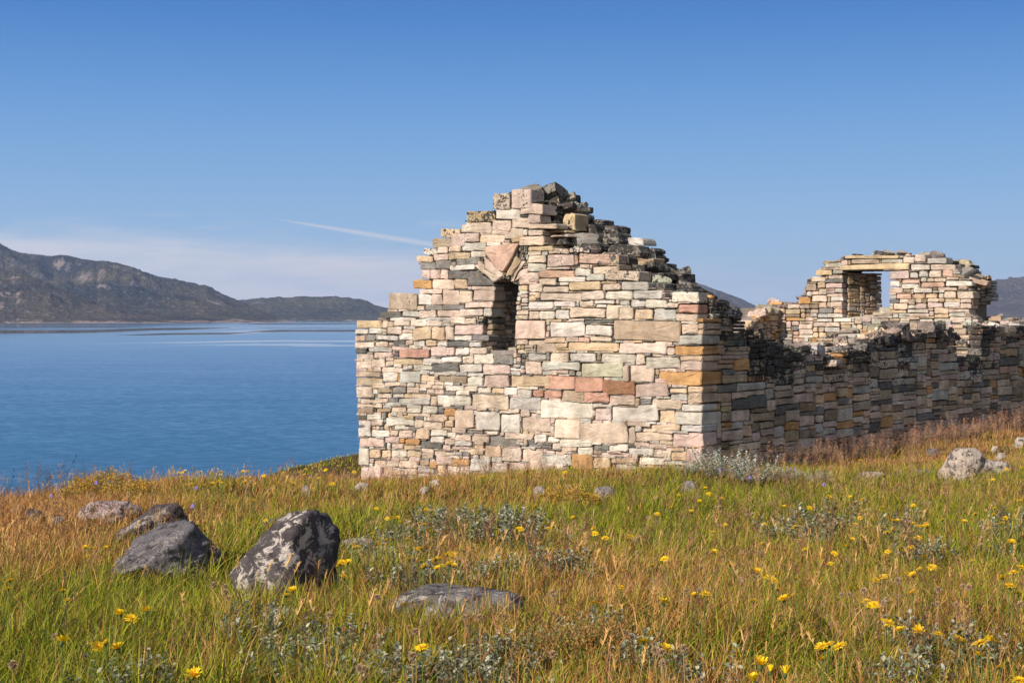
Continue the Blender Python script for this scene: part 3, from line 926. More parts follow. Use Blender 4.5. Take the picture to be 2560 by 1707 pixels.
# window reveal, seen through the slot
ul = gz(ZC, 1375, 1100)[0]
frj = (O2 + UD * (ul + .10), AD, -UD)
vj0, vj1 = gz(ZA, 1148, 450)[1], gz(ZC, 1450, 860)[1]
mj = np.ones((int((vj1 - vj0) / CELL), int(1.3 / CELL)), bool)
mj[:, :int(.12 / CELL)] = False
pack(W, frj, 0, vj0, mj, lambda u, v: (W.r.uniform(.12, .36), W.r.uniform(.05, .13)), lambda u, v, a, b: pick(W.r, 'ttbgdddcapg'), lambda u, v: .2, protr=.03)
gable = fin(W.build('gable_wall', church))
coreg = fin(core_boxes('wall_core', gable, FRG, u0g, v0g, maskg & ~openm & (Ug > .12) & (Ug < uL - .12), .075, 1.3, erode=5))
Wa = Wall(8)
for poly, cc, pr, dp in ARCH:
    Wa = Wall(int(poly[0][0]))
    uv = [gz(ZC, *q) for q in poly]
    if sum((uv[i][0] * uv[(i + 1) % len(uv)][1] - uv[(i + 1) % len(uv)][0] * uv[i][1]) for i in range(len(uv))) < 0:
        uv = uv[::-1]
    Wa.stone(FRG, uv, dp, pr, PAL[cc], .2)
    ao = fin(Wa.build('arch_stone' if cc != 'D' else 'impost_stone', gable))
# sloping sill and the slab that roofs the slot
Wa = Wall(77)
cu, cvv = gz(ZA, 1270, 352)
for i, tt in enumerate((.30, .7, 1.1)):
    P = O2 + UD * cu + AD * tt
    Wa.block((P[0], P[1], cvv - .02 + i * .05), (.36, .22, .07), (0, 0, R(-40)), PAL['dgt'[i]], .3)
fin(Wa.build('window_sill', gable))
Wa = Wall(78)
cu, cvv = gz(ZC, 1500, 900)
for i, tt in enumerate((.72, 1.08)):
    P = O2 + UD * cu + AD * tt
    Wa.block((P[0], P[1], cvv + .04), (.46, .18, .09), (0, 0, R(-40)), PAL['dt'[i]], .3)
fin(Wa.build('window_lintel', gable))

# ---- the long wall on the shaded side
FRS = (O2, AD, -UD)
LF = 13.8
W = Wall(5)
u0s, v0s, nus, nvs = 0.0, -3.4, 800, 205
Us, Vs = np.meshgrid(u0s + (np.arange(nus) + .5) * CELL, v0s + (np.arange(nvs) + .5) * CELL)
TOPS = [(1772, 729), (1788, 731), (1792, 752), (1816, 757), (1822, 783), (1838, 792), (1862, 803), (1868, 842), (1920, 848), (1955, 856), (1962, 872), (1995, 880), (2040, 882), (2100, 893), (2120, 880), (2165, 868),
        (2180, 846), (2192, 836), (2240, 840), (2310, 826), (2330, 822), (2392, 826), (2396, 892), (2452, 892), (2455, 815), (2490, 812), (2560, 818), (2660, 815), (2800, 822)]
pf = np.array([plane_hit(x, y, O2, AD) for x, y in TOPS])
pf[0, 0] = 0
tops = np.interp(Us[0], pf[:, 0], pf[:, 1])
tops = np.where(Us[0] > pf[-1, 0], pf[-1, 1], tops)
tops_r = np.round((tops + (fbm(Us[0] * 4, Us[0] * 0, 3, 77) - .5) * .10) / .06) * .06
masks = Vs < tops_r[None, :]
frees = masks.copy()
for dep, va, vb in quoins:
    frees[max(0, int(round((va - v0s) / CELL))):int(round((vb - v0s) / CELL)), :int(round((dep + .01) / CELL))] = False
frees &= ~((Us < .3) & (Vs > -.02) & (Us < .28))


def size_s(u, v):
    r = W.r
    low = smooth(-.7, -1.5, v)
    big = r.random() < .25 + .3 * low
    if big:
        return r.uniform(.42, 1.0), r.uniform(.12, .22)
    return r.uniform(.28, .85), r.uniform(.05, .12)


def lich_s(u, v):
    i = min(max(int(u / CELL), 0), nus - 1)
    d = tops_r[i] - v
    n = float(fbm(u * 1.3, v * 1.3, 3, 55))
    streak = float(vnoise(u * 2.2, v * .35, 66))
    a = .95 - d * .52 + (n - .5) * .7 + (streak - .5) * .55
    if u < .35: a -= .35
    if u < 2.6: a += .14 * (1 - max(0, d - .5) * .7)
    return float(np.clip(a, .12, .95))


pack(W, FRS, u0s, v0s, frees, size_s, lambda u, v, a, b: pick(W.r, 'ccppttaggwyabbdDsotcc'), lambda u, v: W.r.uniform(.25, .4), protr=.028, lichfn=lich_s, rough=1.2)
TH = 1.4
for tt in (.36, .70, 1.04):
    fr = (O2 + UD * tt, AD, -UD)
    nz = (fbm(Us[0] * 2.6, np.full(nus, tt * 7), 3, 91) - .5) * .34
    tp = np.round((tops + nz) / .08) * .08
    # the broken ends step back into the wall
    band = (Vs < tp[None, :]) & (Vs > tp[None, :] - .55) & (Us > .5) & (Us < LF + .3)
    pack(W, fr, u0s, v0s, band, lambda u, v: (W.r.uniform(.18, .5), W.r.uniform(.07, .18)), lambda u, v, a, b: pick(W.r, 'ccptgwoaktk'),
         lambda u, v: W.r.uniform(.30, .38), protr=.10, lichfn=lambda u, v: W.r.uniform(.35, .8), rough=1.8)
for i in range(120):
    s_ = W.r.uniform(.5, 15.6); tt = W.r.uniform(.05, 1.3)
    P = O2 + AD * s_ + UD * tt
    zz = np.interp(s_, Us[0], tops) + W.r.uniform(-.14, .05)
    W.block((P[0], P[1], zz), (W.r.uniform(.12, .32), W.r.uniform(.10, .22), W.r.uniform(.04, .12)), (W.r.uniform(-.35, .35), W.r.uniform(-.3, .3), R(50) + W.r.uniform(-.6, .6)), pick(W.r, 'kkkgtcpcaykw'), W.r.uniform(.5, .95))
long_wall = fin(W.build('long_wall', church))
fin(core_boxes('wall_core', long_wall, FRS, u0s, v0s, masks & (Us > .15), .16, 1.25, erode=6))

# ---- far gable with its square window (inner face towards us)
O3 = O2 + AD * LF
FRF = (O3, UD, -AD)
W = Wall(9)
u0f, v0f, nuf, nvf = -1.2, -2.2, 500, 200
Uf, Vf = np.meshgrid(u0f + (np.arange(nuf) + .5) * CELL, v0f + (np.arange(nvf) + .5) * CELL)


def ez(x, y):
    return plane_hit(*zp(ZE, x, y), O3, UD)


SILF = [ez(632, 900), ez(640, 450), ez(690, 430), ez(700, 408), ez(740, 412), ez(775, 405), ez(775, 375), ez(800, 350), ez(820, 285), ez(850, 275), ez(880, 235), ez(885, 195), ez(940, 185), ez(945, 145), ez(1030, 130), ez(1070, 98), ez(1420, 92), ez(1455, 105),
        ez(1530, 95), ez(1605, 97), ez(1615, 115), ez(1740, 118), ez(1750, 150), ez(1800, 150), ez(1805, 190), ez(1830, 205), ez(1835, 245), ez(1915, 262), ez(1880, 295), ez(1900, 330), ez(1925, 350), ez(1920, 420), ez(1890, 440),
        ez(1890, 480), ez(1945, 510), ez(1945, 545), ez(2130, 520), ez(2250, 560), ez(2420, 560), ez(2420, 900)]
maskf = poly_mask(SILF, Uf, Vf)
OPF = [ez(1062, 197), ez(1062, 510), ez(1130, 512), ez(1250, 510), ez(1255, 490), ez(1367, 488), ez(1365, 197)]
openf = poly_mask(OPF, Uf, Vf)
LINT = [ez(1500, 192), ez(1040, 195), ez(1045, 168), ez(1380, 150), ez(1500, 152)]
freef = maskf & ~openf & ~poly_mask(LINT, Uf, Vf)
TE = """1070 98 1430 122 y;1310 122 1455 150 g;1115 122 1300 155 t;1455 105 1530 150 c;1530 95 1605 145 c;1612 115 1745 155 g;1505 157 1630 197 w;1635 155 1798 197 c;945 145 1050 180 l;885 193 998 232 y;1367 197 1497 255 p;1500 207 1555 250 g
1558 202 1622 243 g;1625 198 1708 245 c;1712 195 1785 242 s;965 225 1060 255 c;855 235 950 272 c;820 283 890 332 t;893 268 945 315 y;950 278 1060 315 p;1367 262 1435 305 w;1445 282 1562 318 w;1572 275 1730 308 s;1735 263 1910 302 w
1367 308 1458 345 p;1525 312 1648 345 w;1680 308 1810 330 c;1815 290 1880 325 t;1410 350 1512 385 s;1525 348 1588 385 a;1600 348 1678 380 a;1685 348 1720 380 w;1725 335 1805 382 c;1810 332 1920 382 c;775 373 855 418 o;860 360 960 405 c
955 348 1060 370 c;1395 412 1488 455 c;1535 412 1612 450 p;1615 405 1715 442 p;1720 405 1822 440 w;1830 412 1905 448 c;980 400 1060 438 c;782 420 845 448 p;850 450 905 480 t;905 440 998 480 d;1000 445 1060 478 s;1370 458 1478 478 a
1482 450 1625 475 g;1500 478 1628 500 c;1755 448 1890 472 c;1755 500 1905 540 c;1655 512 1765 542 g;1565 512 1650 545 w;690 502 785 528 o;895 512 995 535 w;1000 508 1120 535 w;1258 440 1365 485 l"""
for e in TE.replace('\n', ';').split(';'):
    x0, y0, x1, y1, cc = e.split()
    x0, y0, x1, y1 = float(x0), float(y0), float(x1), float(y1)
    (ua, va), (ub, vb) = ez(x1, y1), ez(x0, y0)
    (_, va2), (_, vb2) = ez(x0, y1), ez(x1, y0)
    r = W.r
    jj = min(.02, abs(vb - va) * .14)
    quad = [(ua + .003, va + .002), (ub - .003, va2 + .002), (ub - .003 - r.uniform(0, 1) * jj, vb - .002 - r.uniform(-.2, 1) * jj), (ua + .003 + r.uniform(0, 1) * jj, vb2 - .002 - r.uniform(-.2, 1) * jj)]
    tset = .35 if (cc == 'l' and y0 > 400) else 0
    W.stone((O3 + AD * tset, UD, -AD), quad, r.uniform(.3, .45), r.uniform(-.02, .02), PAL[cc], .2 if y0 > 140 else .5)
    freef[max(0, int(round((va - v0f) / CELL))):int(round((vb - v0f) / CELL)), max(0, int(round((ua - u0f) / CELL))):int(round((ub - u0f) / CELL))] = False
e = freef.copy(); e[:, 1:] &= freef[:, :-1]; d_ = e.copy(); d_[:, :-1] |= e[:, 1:]
freef &= d_
TOPf = np.array([(np.nonzero(maskf[:, i])[0].max() + 1) * CELL + v0f if maskf[:, i].any() else v0f for i in range(nuf)])
lich_f = lambda u, v: float(np.clip(.45 - (TOPf[min(max(int((u - u0f) / CELL), 0), nuf - 1)] - v) * 1.0, .12, .6))
pack(W, FRF, u0f, v0f, freef, lambda u, v: (W.r.uniform(.14, .45), W.r.uniform(.06, .15)), lambda u, v, a, b: pick(W.r, 'wccccpptgggaybds'), lambda u, v: W.r.uniform(.28, .4), protr=.03, lichfn=lich_f)
for tt in (.40, .75, 1.08):
    fr = (O3 + AD * tt, UD, -AD)
    nz = (fbm(Uf[0] * 3, np.full(nuf, tt * 5), 3, 131) - .5) * .22
    tp = np.round((TOPf + nz - .03) / .08) * .08
    band = (Vf < tp[None, :]) & (Vf > tp[None, :] - .5) & ~openf & maskf[:, :].any(0)[None, :]
    band &= ~((Vf < LINT[0][1]) & (Uf > OPF[5][0] - .3) & (Uf < OPF[0][0] + .3))
    pack(W, fr, u0f, v0f, band, lambda u, v: (W.r.uniform(.16, .45), W.r.uniform(.06, .14)), lambda u, v, a, b: pick(W.r, 'kkgtkkdc'), lambda u, v: W.r.uniform(.3, .4), protr=.08,
         lichfn=lambda u, v: W.r.uniform(.5, .85), rough=1.8)
for i in range(60):
    u_ = W.r.choice([W.r.uniform(-.6, 2.2), W.r.uniform(5.0, 6.6), W.r.uniform(1.5, 5.5)]); tt = W.r.uniform(.25, 1.25)
    P = O3 + UD * u_ + AD * tt
    zz = TOPf[min(max(int((u_ - u0f) / CELL), 0), nuf - 1)] + W.r.uniform(-.14, .01)
    W.block((P[0], P[1], zz), (W.r.uniform(.12, .32), W.r.uniform(.10, .2), W.r.uniform(.04, .10)), (W.r.uniform(-.4, .4), W.r.uniform(-.4, .4), W.r.uniform(0, 3)), pick(W.r, 'kkgtcydka'), W.r.uniform(.4, .85))
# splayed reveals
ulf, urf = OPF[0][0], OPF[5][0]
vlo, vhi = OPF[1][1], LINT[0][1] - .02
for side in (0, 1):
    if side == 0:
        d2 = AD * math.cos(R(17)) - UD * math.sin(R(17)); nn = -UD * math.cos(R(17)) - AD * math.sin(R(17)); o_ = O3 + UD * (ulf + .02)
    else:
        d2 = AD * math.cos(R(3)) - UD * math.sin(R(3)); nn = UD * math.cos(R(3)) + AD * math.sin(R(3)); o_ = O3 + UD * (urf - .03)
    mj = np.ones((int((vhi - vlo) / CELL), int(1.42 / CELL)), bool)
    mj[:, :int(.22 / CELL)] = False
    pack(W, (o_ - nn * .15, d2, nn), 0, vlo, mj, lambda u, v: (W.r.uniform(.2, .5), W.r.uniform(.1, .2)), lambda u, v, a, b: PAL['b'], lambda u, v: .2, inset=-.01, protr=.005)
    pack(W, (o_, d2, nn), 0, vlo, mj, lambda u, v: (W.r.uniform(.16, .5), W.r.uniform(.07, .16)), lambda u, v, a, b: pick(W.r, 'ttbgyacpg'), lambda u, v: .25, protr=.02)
far_gable = fin(W.build('gable_wall', church))
cm = maskf & ~poly_mask([(ulf + .03, vlo - .05), (ulf + .03, LINT[0][1] + .02), (urf - .25, LINT[0][1] + .02), (urf - .25, vlo - .05)], Uf, Vf)
fin(core_boxes('wall_core', far_gable, FRF, u0f, v0f, cm, .16, 1.3, erode=5))
Wa = Wall(21)
Wa.stone(FRF, LINT, .5, .03, PAL['y'], .15)
fin(Wa.build('window_lintel', far_gable))
Wa = Wall(22)
um = (ulf + urf) / 2
for tt in (.72, 1.12):
    P = O3 + UD * um + AD * tt
    Wa.block((P[0], P[1], LINT[1][1] + .09), (1.15, .21, .08), (0, 0, R(-40)), PAL['t'], .1)
fin(Wa.build('lintel_slab', far_gable))
Wa = Wall(23)
for tt, dz in ((.5, .0), (.9, .05), (1.25, .12)):
    for uu in (.28, .75):
        P = O3 + UD * (urf + (ulf - urf) * uu) + AD * tt
        Wa.block((P[0], P[1], vlo + dz - .06), (.40, .22, .09), (0, 0, R(-40)), PAL[Wa.r.choice('cgty')], .3)
fin(Wa.build('window_sill', far_gable))

# ---- the other long wall, its inner face turned to us
O4 = O2 + UD * 6.55
FRN = (O4, AD, -UD)
W = Wall(14)
u0n, v0n, nun, nvn = .0, -3.0, 700, 200
Un, Vn = np.meshgrid(u0n + (np.arange(nun) + .5) * CELL, v0n + (np.arange(nvn) + .5) * CELL)
pn = np.array([plane_hit(x, y, O4, AD) for x, y in [(1790, 870), (1855, 842), (1880, 806), (1905, 782), (1925, 768), (1945, 757), (1975, 750)]])
tn = np.interp(Un[0], pn[:, 0], pn[:, 1], left=pn[0, 1], right=pn[-1, 1])
tn_r = np.round((tn + (fbm(Un[0] * 3, Un[0] * 0, 3, 7) - .5) * .2) / .08) * .08
maskn = (Vn < tn_r[None, :]) & (Un < LF + .5) & (Un > 1.3)
pack(W, FRN, u0n, v0n, maskn, lambda u, v: (W.r.uniform(.16, .5), W.r.uniform(.07, .18)), lambda u, v, a, b: pick(W.r, 'ttbcapgyyo'), lambda u, v: W.r.uniform(.28, .4), protr=.03, lichfn=lambda u, v: W.r.uniform(.15, .5))
for tt in (.36, .72, 1.06):
    fr = (O4 + UD * tt, AD, -UD)
    nz = (fbm(Un[0] * 2.6, np.full(nun, tt * 7), 3, 191) - .62) * .22
    tp = np.round((tn + nz - tt * .45) / .08) * .08
    band = (Vn < tp[None, :]) & (Vn > tp[None, :] - .5) & (Un > 1.3) & (Un < LF + .5)
    pack(W, fr, u0n, v0n, band, lambda u, v: (W.r.uniform(.2, .5), W.r.uniform(.08, .18)), lambda u, v, a, b: pick(W.r, 'kcgtgwyk'), lambda u, v: W.r.uniform(.3, .38), protr=.1,
         lichfn=lambda u, v: W.r.uniform(.4, .8), rough=1.8)
wall_n = fin(W.build('long_wall', church))
fin(core_boxes('wall_core', wall_n, FRN, u0n, v0n, maskn, .16, 1.25, erode=6))
# fallen stones heaped along the inside of the shaded wall
W = Wall(33)
for i in range(34):
    s_ = W.r.uniform(11.6, 14.2); d_w = W.r.uniform(6.6, 7.7)
    P = O2 + AD * s_ + UD * d_w
    zz = np.interp(s_, Un[0], tn) - (d_w - 6.55) * .42 + W.r.uniform(-.12, .01)
    W.block((P[0], P[1], zz), (W.r.uniform(.12, .30), W.r.uniform(.10, .2), W.r.uniform(.05, .13)), (W.r.uniform(-.6, .6), W.r.uniform(-.5, .5), W.r.uniform(0, 3)), pick(W.r, 'cckktpawgy'), W.r.uniform(.3, .75))
fin(W.build('fallen_masonry', church))
W = Wall(31)
for i in range(46):
    s_ = W.r.uniform(7.0, 13.2); d_w = W.r.uniform(1.35, 2.4)
    P = O2 + AD * s_ + UD * d_w
    zz = np.interp(s_, Us[0], tops) - .12 - (d_w - 1.35) * .35 + W.r.uniform(-.15, .08)
    W.block((P[0], P[1], zz), (W.r.uniform(.12, .34), W.r.uniform(.12, .26), W.r.uniform(.06, .15)), (W.r.uniform(-.4, .4), W.r.uniform(-.3, .3), W.r.uniform(0, 3)), pick(W.r, 'cccpwatgoy'), W.r.uniform(.25, .6))
fin(W.build('fallen_masonry', church))

# ------------------------------------------------------------------ boulders


def boulder_mat():
    m, t = new_mat('lichened boulder')
    co = t.n('ShaderNodeTexCoord').outputs['Object']
    at = t.n('ShaderNodeAttribute', attribute_name='col')
    a = t.noise(co, 4, 6, .65); b = t.noise(co, 14, 6, .7, .3); c = t.noise(t.mapping(co, (1, 1, 1), (4, 2, 8)), 13, 8, .75, .6); d = t.noise(co, 70, 3, .6)
    e = t.noise(t.mapping(co, (1, 1, 1), (9, 1, 3)), 3.0, 3, .5)
    col = t.mix(1.0, at.outputs['Color'], t.mix(t.ramp(a, .3, .7), (.72, .70, .70), (1.2, 1.2, 1.2)), 'MULTIPLY')
    col = t.mix(t.ramp(d, .55, .7, 0, .5), col, (.07, .06, .06))
    col = t.mix(t.math('MULTIPLY', t.ramp(b, .52, .57), .9), col, (.045, .038, .040))
    lw = t.math('MULTIPLY', t.ramp(c, .51, .55), t.ramp(e, .38, .54))
    col = t.mix(t.math('MULTIPLY', lw, at.outputs['Alpha']), col, (.44, .385, .345))
    bs = t.n('ShaderNodeBsdfPrincipled', i_Roughness=.9)
    bs.inputs['Specular IOR Level'].default_value = .2
    t.l(col, bs.inputs['Base Color'])
    t.l(t.bump(t.math('ADD', a, t.math('ADD', t.math('MULTIPLY', b, .7), t.math('MULTIPLY', d, .12))), .9, .05), bs.inputs['Normal'])
    out(t, bs.outputs[0])
    return m


BOULD = boulder_mat()
import bmesh
ROCKS = []          # (x, y, rx, ry) for keeping grass out


def rock(px, base, wpx, hpx, col, lich, label, seed, apex=.5, flat=.3, depth=.8, yaw=0, name='boulder', top=None, group=None, facets=()):
    x, y, z = hit_ground(px, base, .05)
    W_, H_ = wpx / F * y, hpx / F * y
    x *= (y + W_ * depth * .35) / y
    y += W_ * depth * .35
    W_ *= 1.06; H_ *= 1.08
    z = float(ground(x, y))
    r = random.Random(seed)
    bm = bmesh.new()
    bmesh.ops.create_icosphere(bm, subdivisions=5 if wpx > 150 else (4 if wpx > 45 else 3), radius=1)
    planes = []
    for i in range(13):
        n = Vector((r.gauss(0, 1), r.gauss(0, 1), r.gauss(0, .8))).normalized()
        planes.append((n, r.uniform(.60, .88)))
    planes.append((Vector((0, 0, 1)), 1 - flat))
    for fx, fy, fz, fd in facets:
        planes.append((Vector((fx, fy, fz)).normalized(), fd))
    off = Vector((r.uniform(0, 50), r.uniform(0, 50), r.uniform(0, 50)))
    P = []
    for v in bm.verts:
        d = v.co.normalized()
        rr = 1.0
        for n, dd in planes:
            k = d.dot(n)
            if k > .05:
                rr = -math.log(math.exp(-22 * rr) + math.exp(-22 * dd / k)) / 22 if dd / k < 3 else rr
        rr *= 1 + .12 * (mnoise.fractal(d * 1.7 + off, 1, 2, 4)) + .05 * mnoise.fractal(d * 6 + off, 1, 2, 4) + .02 * mnoise.noise(d * 19 + off)
        P.append(d * rr)
    A = np.array([tuple(p) for p in P])
    # fit to the size seen, foot sunk a quarter of its height
    A[:, 0] = (A[:, 0] - A[:, 0].min()) / np.ptp(A[:, 0]) - .5
    A[:, 1] = (A[:, 1] - A[:, 1].min()) / np.ptp(A[:, 1]) - .5
    A[:, 2] = (A[:, 2] - A[:, 2].min()) / np.ptp(A[:, 2])
    t = np.clip(A[:, 2], 0, 1)
    A[:, 0] = A[:, 0] * (1 - .12 * t) + (apex - .5) * .75 * t ** 1.3
    if top is not None:      # lower one flank into a long slope
        A[:, 2] *= 1 - top * np.clip((.5 - (A[:, 0] + .5)) * 1.6, 0, 1) if top > 0 else 1 + top * np.clip(((A[:, 0] + .5) - .5) * 1.6, 0, 1)
    sink = .32
    hgt = H_ * 1.02 / (1 - sink)
    A = np.stack([A[:, 0] * W_ * 1.04, A[:, 1] * W_ * depth, (A[:, 2] - sink) * hgt], 1)
    faces = [tuple(v.index for v in f.verts) for f in bm.faces]
    bm.free()
    cols = np.tile(np.array([*col, lich]), (len(A), 1))
    o = mesh_obj(name, A, faces, BOULD, colors=cols, smooth_shade=wpx > 45)
    o.location = (x, y, z)
    o.rotation_euler = (0, 0, yaw)
    tag(o, label, 'boulder' if wpx > 60 else 'rock', group)
    ROCKS.append((x, y, W_ * .46, W_ * depth * .42))
    return o


gr, dk, pl, pk = (.14, .125, .125), (.07, .058, .056), (.42, .36, .30), (.36, .27, .25)
rock(700, 1492, 266, 222, (.085, .072, .072), .9, 'big angular boulder with white and black lichen, peaked to the right', 4, .60, .24, .9, top=.04, facets=((.85, -.5, .18, .44), (-.62, -.7, .22, .72), (-.7, .1, .5, .70), (-.1, -.9, .3, .62)))
rock(405, 1425, 262, 118, (.115, .105, .11), .35, 'smooth grey boulder in front of a darker one at left', 12, .66, .1, .85, top=.3, facets=((.85, -.45, .25, .45), (-.45, -.5, .75, .50)))
rock(378, 1350, 178, 98, dk, .7, 'dark brown boulder with pale lichen crown behind the smooth grey boulder', 21, .58, .12, .85, top=.2, facets=((.5, -.75, .1, .45), (-.3, -.3, .9, .55)))
rock(276, 1288, 168, 40, pk, .8, 'low pinkish white rock slab above the dark boulder at left', 33, .5, .35, .6)
rock(90, 1297, 56, 32, dk, .3, 'small dark rock half sunk in russet grass at the far left', 35, .5, .2, .8, name='rock')
rock(147, 1297, 32, 20, pl, .3, 'tiny pale rock between the dark rock and the pinkish slab', 36, name='rock')
rock(712, 1161, 22, 10, pl, .3, 'small pale rock on the grassy skyline above the water', 37, name='rock')
rock(767, 1232, 32, 28, pk, .6, 'small rounded pinkish rock in russet grass left of the gable', 38, name='rock')
rock(704, 1540, 96, 46, (.24, .23, .23), .2, 'small grey rock at the foot of the big lichened boulder', 39, .5, .3, .7)
rock(893, 1362, 78, 32, pl, .6, 'flat pale rock among willow leaves right of the big boulder', 40, .5, .4, .7)
rock(690, 1301, 76, 18, gr, .5, 'thin flat grey rock showing behind the big boulder', 41, .5, .5, .6)
rock(1116, 1548, 385, 84, (.14, .125, .12), .75, 'long flat lichened rock lying in the foreground grass', 52, .54, .62, .62, top=.1)
rock(1348, 1230, 32, 24, pl, .7, 'whitish rock left of the ochre flowering plant', 43, name='rock')
rock(1424, 1224, 34, 22, gr, .5, 'small grey rock just behind the ochre flowering plant', 44, name='rock')
rock(1512, 1242, 56, 36, (.25, .22, .21), .8, 'rounded mottled rock right of the ochre flowering plant', 45, .45, .15, .8, name='rock')
rock(1723, 1219, 46, 26, (.26, .23, .23), .7, 'grey and white rock in the grass before the church corner', 46, .6, .2, .8, name='rock')
rock(2398, 1196, 112, 80, (.44, .36, .29), .5, 'large pale peaked boulder on the slope at the right edge', 58, .62, .05, .8, top=.3)
rock(2434, 1175, 36, 34, (.46, .38, .31), .3, 'small rounded pale stone leaning on the pale peaked boulder', 48, name='rock')
rock(2488, 1180, 84, 34, (.36, .31, .27), .7, 'flat pale slab right of the pale peaked boulder', 49, .4, .4, .7)
rock(2502, 1146, 28, 22, pl, .4, 'pale stone uphill of the flat pale slab', 50, name='rock')
rock(2487, 1122, 20, 13, pl, .4, 'small pale stone highest up the slope behind the pale boulders', 51, name='rock')
rock(2310, 1182, 62, 18, (.24, .19, .15), .3, 'low brown rock left of the pale peaked boulder', 53, .5, .4, .7, name='rock')
rock(2178, 1194, 74, 22, (.38, .30, .22), .2, 'low tan slab in dry grass below the shaded wall', 54, .5, .45, .7)
rock(2333, 1130, 30, 13, gr, .3, 'small grey rock at the foot of the shaded wall', 55, name='rock')
rock(2552, 1112, 34, 24, pl, .3, 'pale rock cut off by the right edge', 56, name='rock')
rock(1062, 1222, 26, 16, (.46, .40, .34), .2, 'pale stone fallen at the foot of the gable, nearer the camera', 61, name='rock')
rock(1088, 1208, 30, 18, (.42, .37, .32), .2, 'pale stone fallen against the foot of the gable wall', 62, name='rock')
rock(905, 1222, 42, 26, (.46, .37, .33), .3, 'low pinkish footing stone at the left corner of the gable', 63, name='rock')

# ------------------------------------------------------------------ vegetation


def leaf_mat(name, trans=.35, rough=.6):
    m, t = new_mat(name)
    at = t.n('ShaderNodeAttribute', attribute_name='col')
    bs = t.n('ShaderNodeBsdfPrincipled', i_Roughness=rough)
    bs.inputs['Specular IOR Level'].default_value = .25
    t.l(at.outputs['Color'], bs.inputs['Base Color'])
    tr = t.n('ShaderNodeBsdfTranslucent')
    t.l(at.outputs['Color'], tr.inputs['Color'])
    mx = t.n('ShaderNodeMixShader', i_0=trans)
    t.l(bs.outputs[0], mx.inputs[1]); t.l(tr.outputs[0], mx.inputs[2])
    out(t, mx.outputs[0])
    return m


GRASS = leaf_mat('grass blades', .24)
LEAF = leaf_mat('willow leaf', .22, .7)
PETAL = leaf_mat('yellow ray florets', .3, .6)
STEM = leaf_mat('plant stems', .1, .7)


def outside(x, y, margin=.0):
    dx, dy = x - O2[0], y - O2[1]
    u = dx * UD[0] + dy * UD[1]
    s = dx * AD[0] + dy * AD[1]
    k = ~((u > -.02 - margin) & (u < 8.2) & (s > -.02 - margin) & (s < 16))
    for rx, ry, a, b in ROCKS:
        k &= ((x - rx) / a) ** 2 + ((y - ry) / b) ** 2 > .80
    return k


def to_px(x, y, z):
    return HX + F * x / y, HY - F * z / y


def strew(n, y0, y1, pw=1.0):
    """n ground points in the wedge in view between y0 and y1"""
    u = rng.random(n)
    y = (y0 ** (pw + 1) + u * (y1 ** (pw + 1) - y0 ** (pw + 1))) ** (1 / (pw + 1))
    x = (rng.random(n) * 2 - 1) * (.365 * y + .5)
    k = outside(x, y)
    x, y = x[k], y[k]
    z = ground(x, y)
    px, py = to_px(x, y, z)
    # drop what lies beyond the brow of the slope
    k = (py < 1820) & ~((x < -7.2) & (y > 9))
    return x[k], y[k], z[k], px[k], py[k]


def blob(px, py, cx, cy, rx, ry):
    return np.exp(-(((px - cx) / rx) ** 2 + ((py - cy) / ry) ** 2))


def russet(px, py, x, y):
    n = fbm(x * .55, y * .35, 4, 71)
    n2 = fbm(x * 2.1, y * 1.2, 3, 72)
    v = .22 + (n - .5) * 2.2 + (n2 - .5) * .7
    v += .75 * blob(px, py, 100, 1290, 460, 150) + .7 * blob(px, py, 860, 1230, 330, 55) + .40 * blob(px, py, 1250, 1270, 220, 45)
    v += .30 * blob(px, py, 80, 1450, 260, 120) + .55 * blob(px, py, 2250, 1130, 420, 50) + .25 * blob(px, py, 1950, 1420, 260, 90)
    v += .25 * blob(px, py, 1350, 1370, 200, 60)
    v -= .40 * blob(px, py, 1620, 1290, 300, 70) + .25 * blob(px, py, 1500, 1650, 700, 120) + .25 * blob(px, py, 2050, 1240, 350, 45) + .2 * blob(px, py, 430, 1560, 240, 70)
    return np.clip(v, 0, 1)


G1, G2, G3 = np.array((.13, .165, .009)), np.array((.36, .345, .014)), np.array((.034, .052, .005))
T1, T2, T3 = np.array((.52, .29, .085)), np.array((.36, .175, .036)), np.array((.33, .105, .032))
T4 = np.array((.50, .27, .16))


